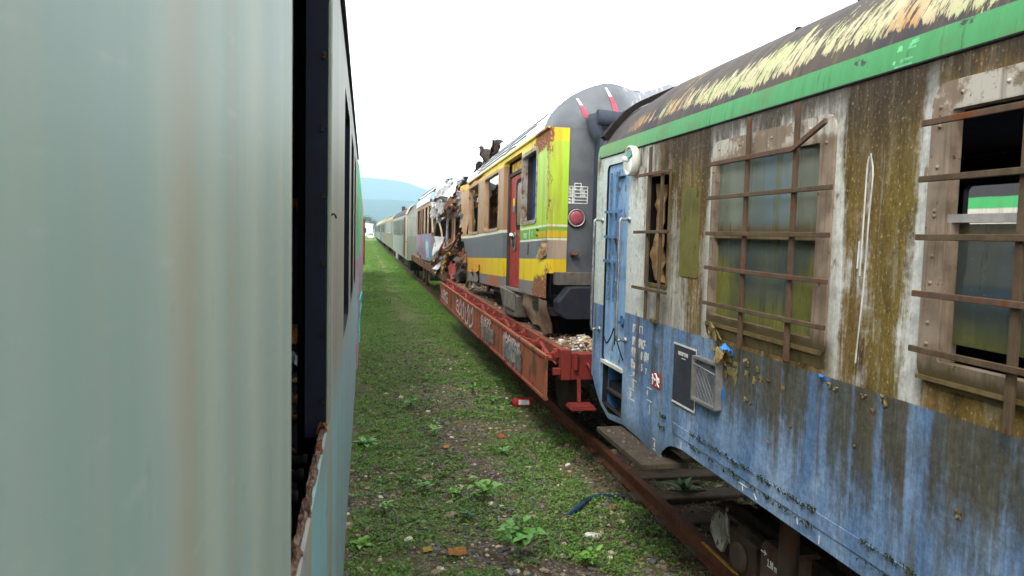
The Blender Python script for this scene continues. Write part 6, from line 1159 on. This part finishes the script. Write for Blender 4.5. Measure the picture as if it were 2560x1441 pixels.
MB().box(.75, 2.2, 213.05, 213.12, 1.0, 1.38).build('rear_window', M_GL, vc)
for a in (.58, 2.2):
    for b in (213.8, 216.4): MB().lathe((a, b, .2), (1, 0, 0), [(0, .2), (.02, .32), (.16, .32), (.18, .2)], 14).build('wheel', M_BLACK, vc)
def tree(x, y, h, w, label, dark, seed, nl=1500, conical=False):
    r_ = np.random.default_rng(seed); t = thing('leafy_tree', label, 'tree', (x, y, GZ)); st = MB(); st.tube([(x, y, GZ), (x+.1, y, h*.35), (x-.1, y, h*.8)], [h*.035, h*.025, h*.008], 8)
    for k in range(5): a = k*1.26; st.tube([(x, y, h*(.3+.08*k)), (x+math.cos(a)*w*.3, y+math.sin(a)*w*.3, h*(.45+.08*k))], [h*.012, h*.004], 6)
    st.build('trunk', M_STEEL, t)
    nb = 26; B = np.stack([r_.uniform(-w*.42, w*.42, nb), r_.uniform(-w*.42, w*.42, nb), r_.uniform(h*.3, h*.92, nb)], -1)
    if conical: B[:, :2] *= np.clip((h-B[:, 2:3])/h*1.6, .1, 1)
    i = r_.integers(0, nb, nl); Pn = B[i]+r_.normal(0, w*.085, (nl, 3)); Pn[:, 2] = np.clip(Pn[:, 2], h*.15, h); n_ = nl; s_ = r_.uniform(.035, .075, n_)*w*1.2
    cl = np.array(dark)[None]*r_.uniform(.6, 1.5, (nb, 1))[i]*r_.uniform(.8, 1.2, (n_, 1)); Pn += np.array([x, y, 0])
    o = scatter('crown', LV, LF, Pn, r_.uniform(0, 6.28, n_), r_.uniform(-1.2, 1.2, n_), np.stack([s_, s_, s_], -1), cl, M_LEAF); b = Vector((x, y, GZ)); o.data.transform(Matrix.Translation(-b)); o.parent = t; return t
tree(-1.5, 410, 9.5, 9, 'broad green tree behind the white building', (.05, .085, .03), 1); tree(3.6, 395, 8.6, 6, 'pale olive tree at the right corner of the white building', (.075, .09, .045), 2); tree(2.4, 340, 6.6, 2.2, 'slim dark conifer just right of the white building', (.012, .028, .02), 3, 900, True); tree(-9, 430, 9, 11, 'wide brownish tree furthest left behind the white building', (.085, .08, .04), 4)
def mat_hill(name, a, b, rock):
    t = NT(name); n = t.noise(t.sv(.004, .004, .006), 1, 7, .65); m_ = t.noise(t.sv(.0011, .0011, .003, 2), 1, 4, .6)
    c = t.mix(t.ss(n, .35, .65), a, b); c = t.mix(t.m('MULTIPLY', t.ss(m_, .60, .66), t.ss(n, .45, .6)), c, rock); return t.done(c, .95, 0, .1)
def hill(name, D, prof, depth, mat, seed):
    xs_ = np.linspace(prof[0][0], prof[-1][0], 240); H = np.interp(xs_, [p[0] for p in prof], [p[1] for p in prof]); H = H + (vn(xs_/260+3, xs_*0, seed)-.5)*D*.003 + (vn(xs_/70, xs_*0+5, seed)-.5)*D*.0014; ts = np.linspace(0, 1, 26)
    V = []
    for t_ in ts:
        yy = D - depth*(1-t_) ; z = H*(t_**.85) + (vn(xs_/180, np.full_like(xs_, t_*14), seed+3)-.5)*D*.008*t_*(1-t_)*3
        V.append(np.stack([xs_, np.full_like(xs_, yy), z-5*(t_ == 0)], -1))
    V.append(np.stack([xs_, np.full_like(xs_, D+depth*.6), np.full_like(xs_, -5)], -1)); V = np.stack(V, 0); m_, n = V.shape[:2]; idx = np.arange(m_*n).reshape(m_, n); F = np.stack([idx[:-1, :-1], idx[:-1, 1:], idx[1:, 1:], idx[1:, :-1]], -1).reshape(-1, 4)
    tag(np_mesh(name, V.reshape(-1, 3), F, mat, None, True), kind='structure')
hill('hills', 4500, [(-5200, 150), (-1500, 190), (-300, 178), (60, 171), (300, 167), (700, 150), (1500, 120), (3000, 150), (6500, 60)], 1500, mat_hill('wooded_hill', (.020, .045, .028), (.045, .075, .035), (.40, .36, .30)), 5)
hill('far_hills', 9000, [(-8800, 380), (-3000, 640), (-600, 610), (-90, 588), (250, 572), (400, 560), (720, 478), (1000, 372), (1600, 240), (4000, 160), (8800, 60)], 2200, mat_hill('far_wooded_hill', (.03, .055, .04), (.055, .085, .05), (.42, .40, .36)), 9)
mb = MB().box(-9000, 9000, -200, 10300, -8, 720)
t = NT('haze_air')
pv = t.t.nodes.new('ShaderNodeVolumePrincipled'); pv.inputs['Color'].default_value = (.52, .83, 1.0, 1); pv.inputs['Density'].default_value = 3.1e-4; pv.inputs['Anisotropy'].default_value = .2
t.lk(pv.outputs[0], t.out.inputs['Volume'])
tag(mb.build('haze', t.mat, None), kind='stuff')
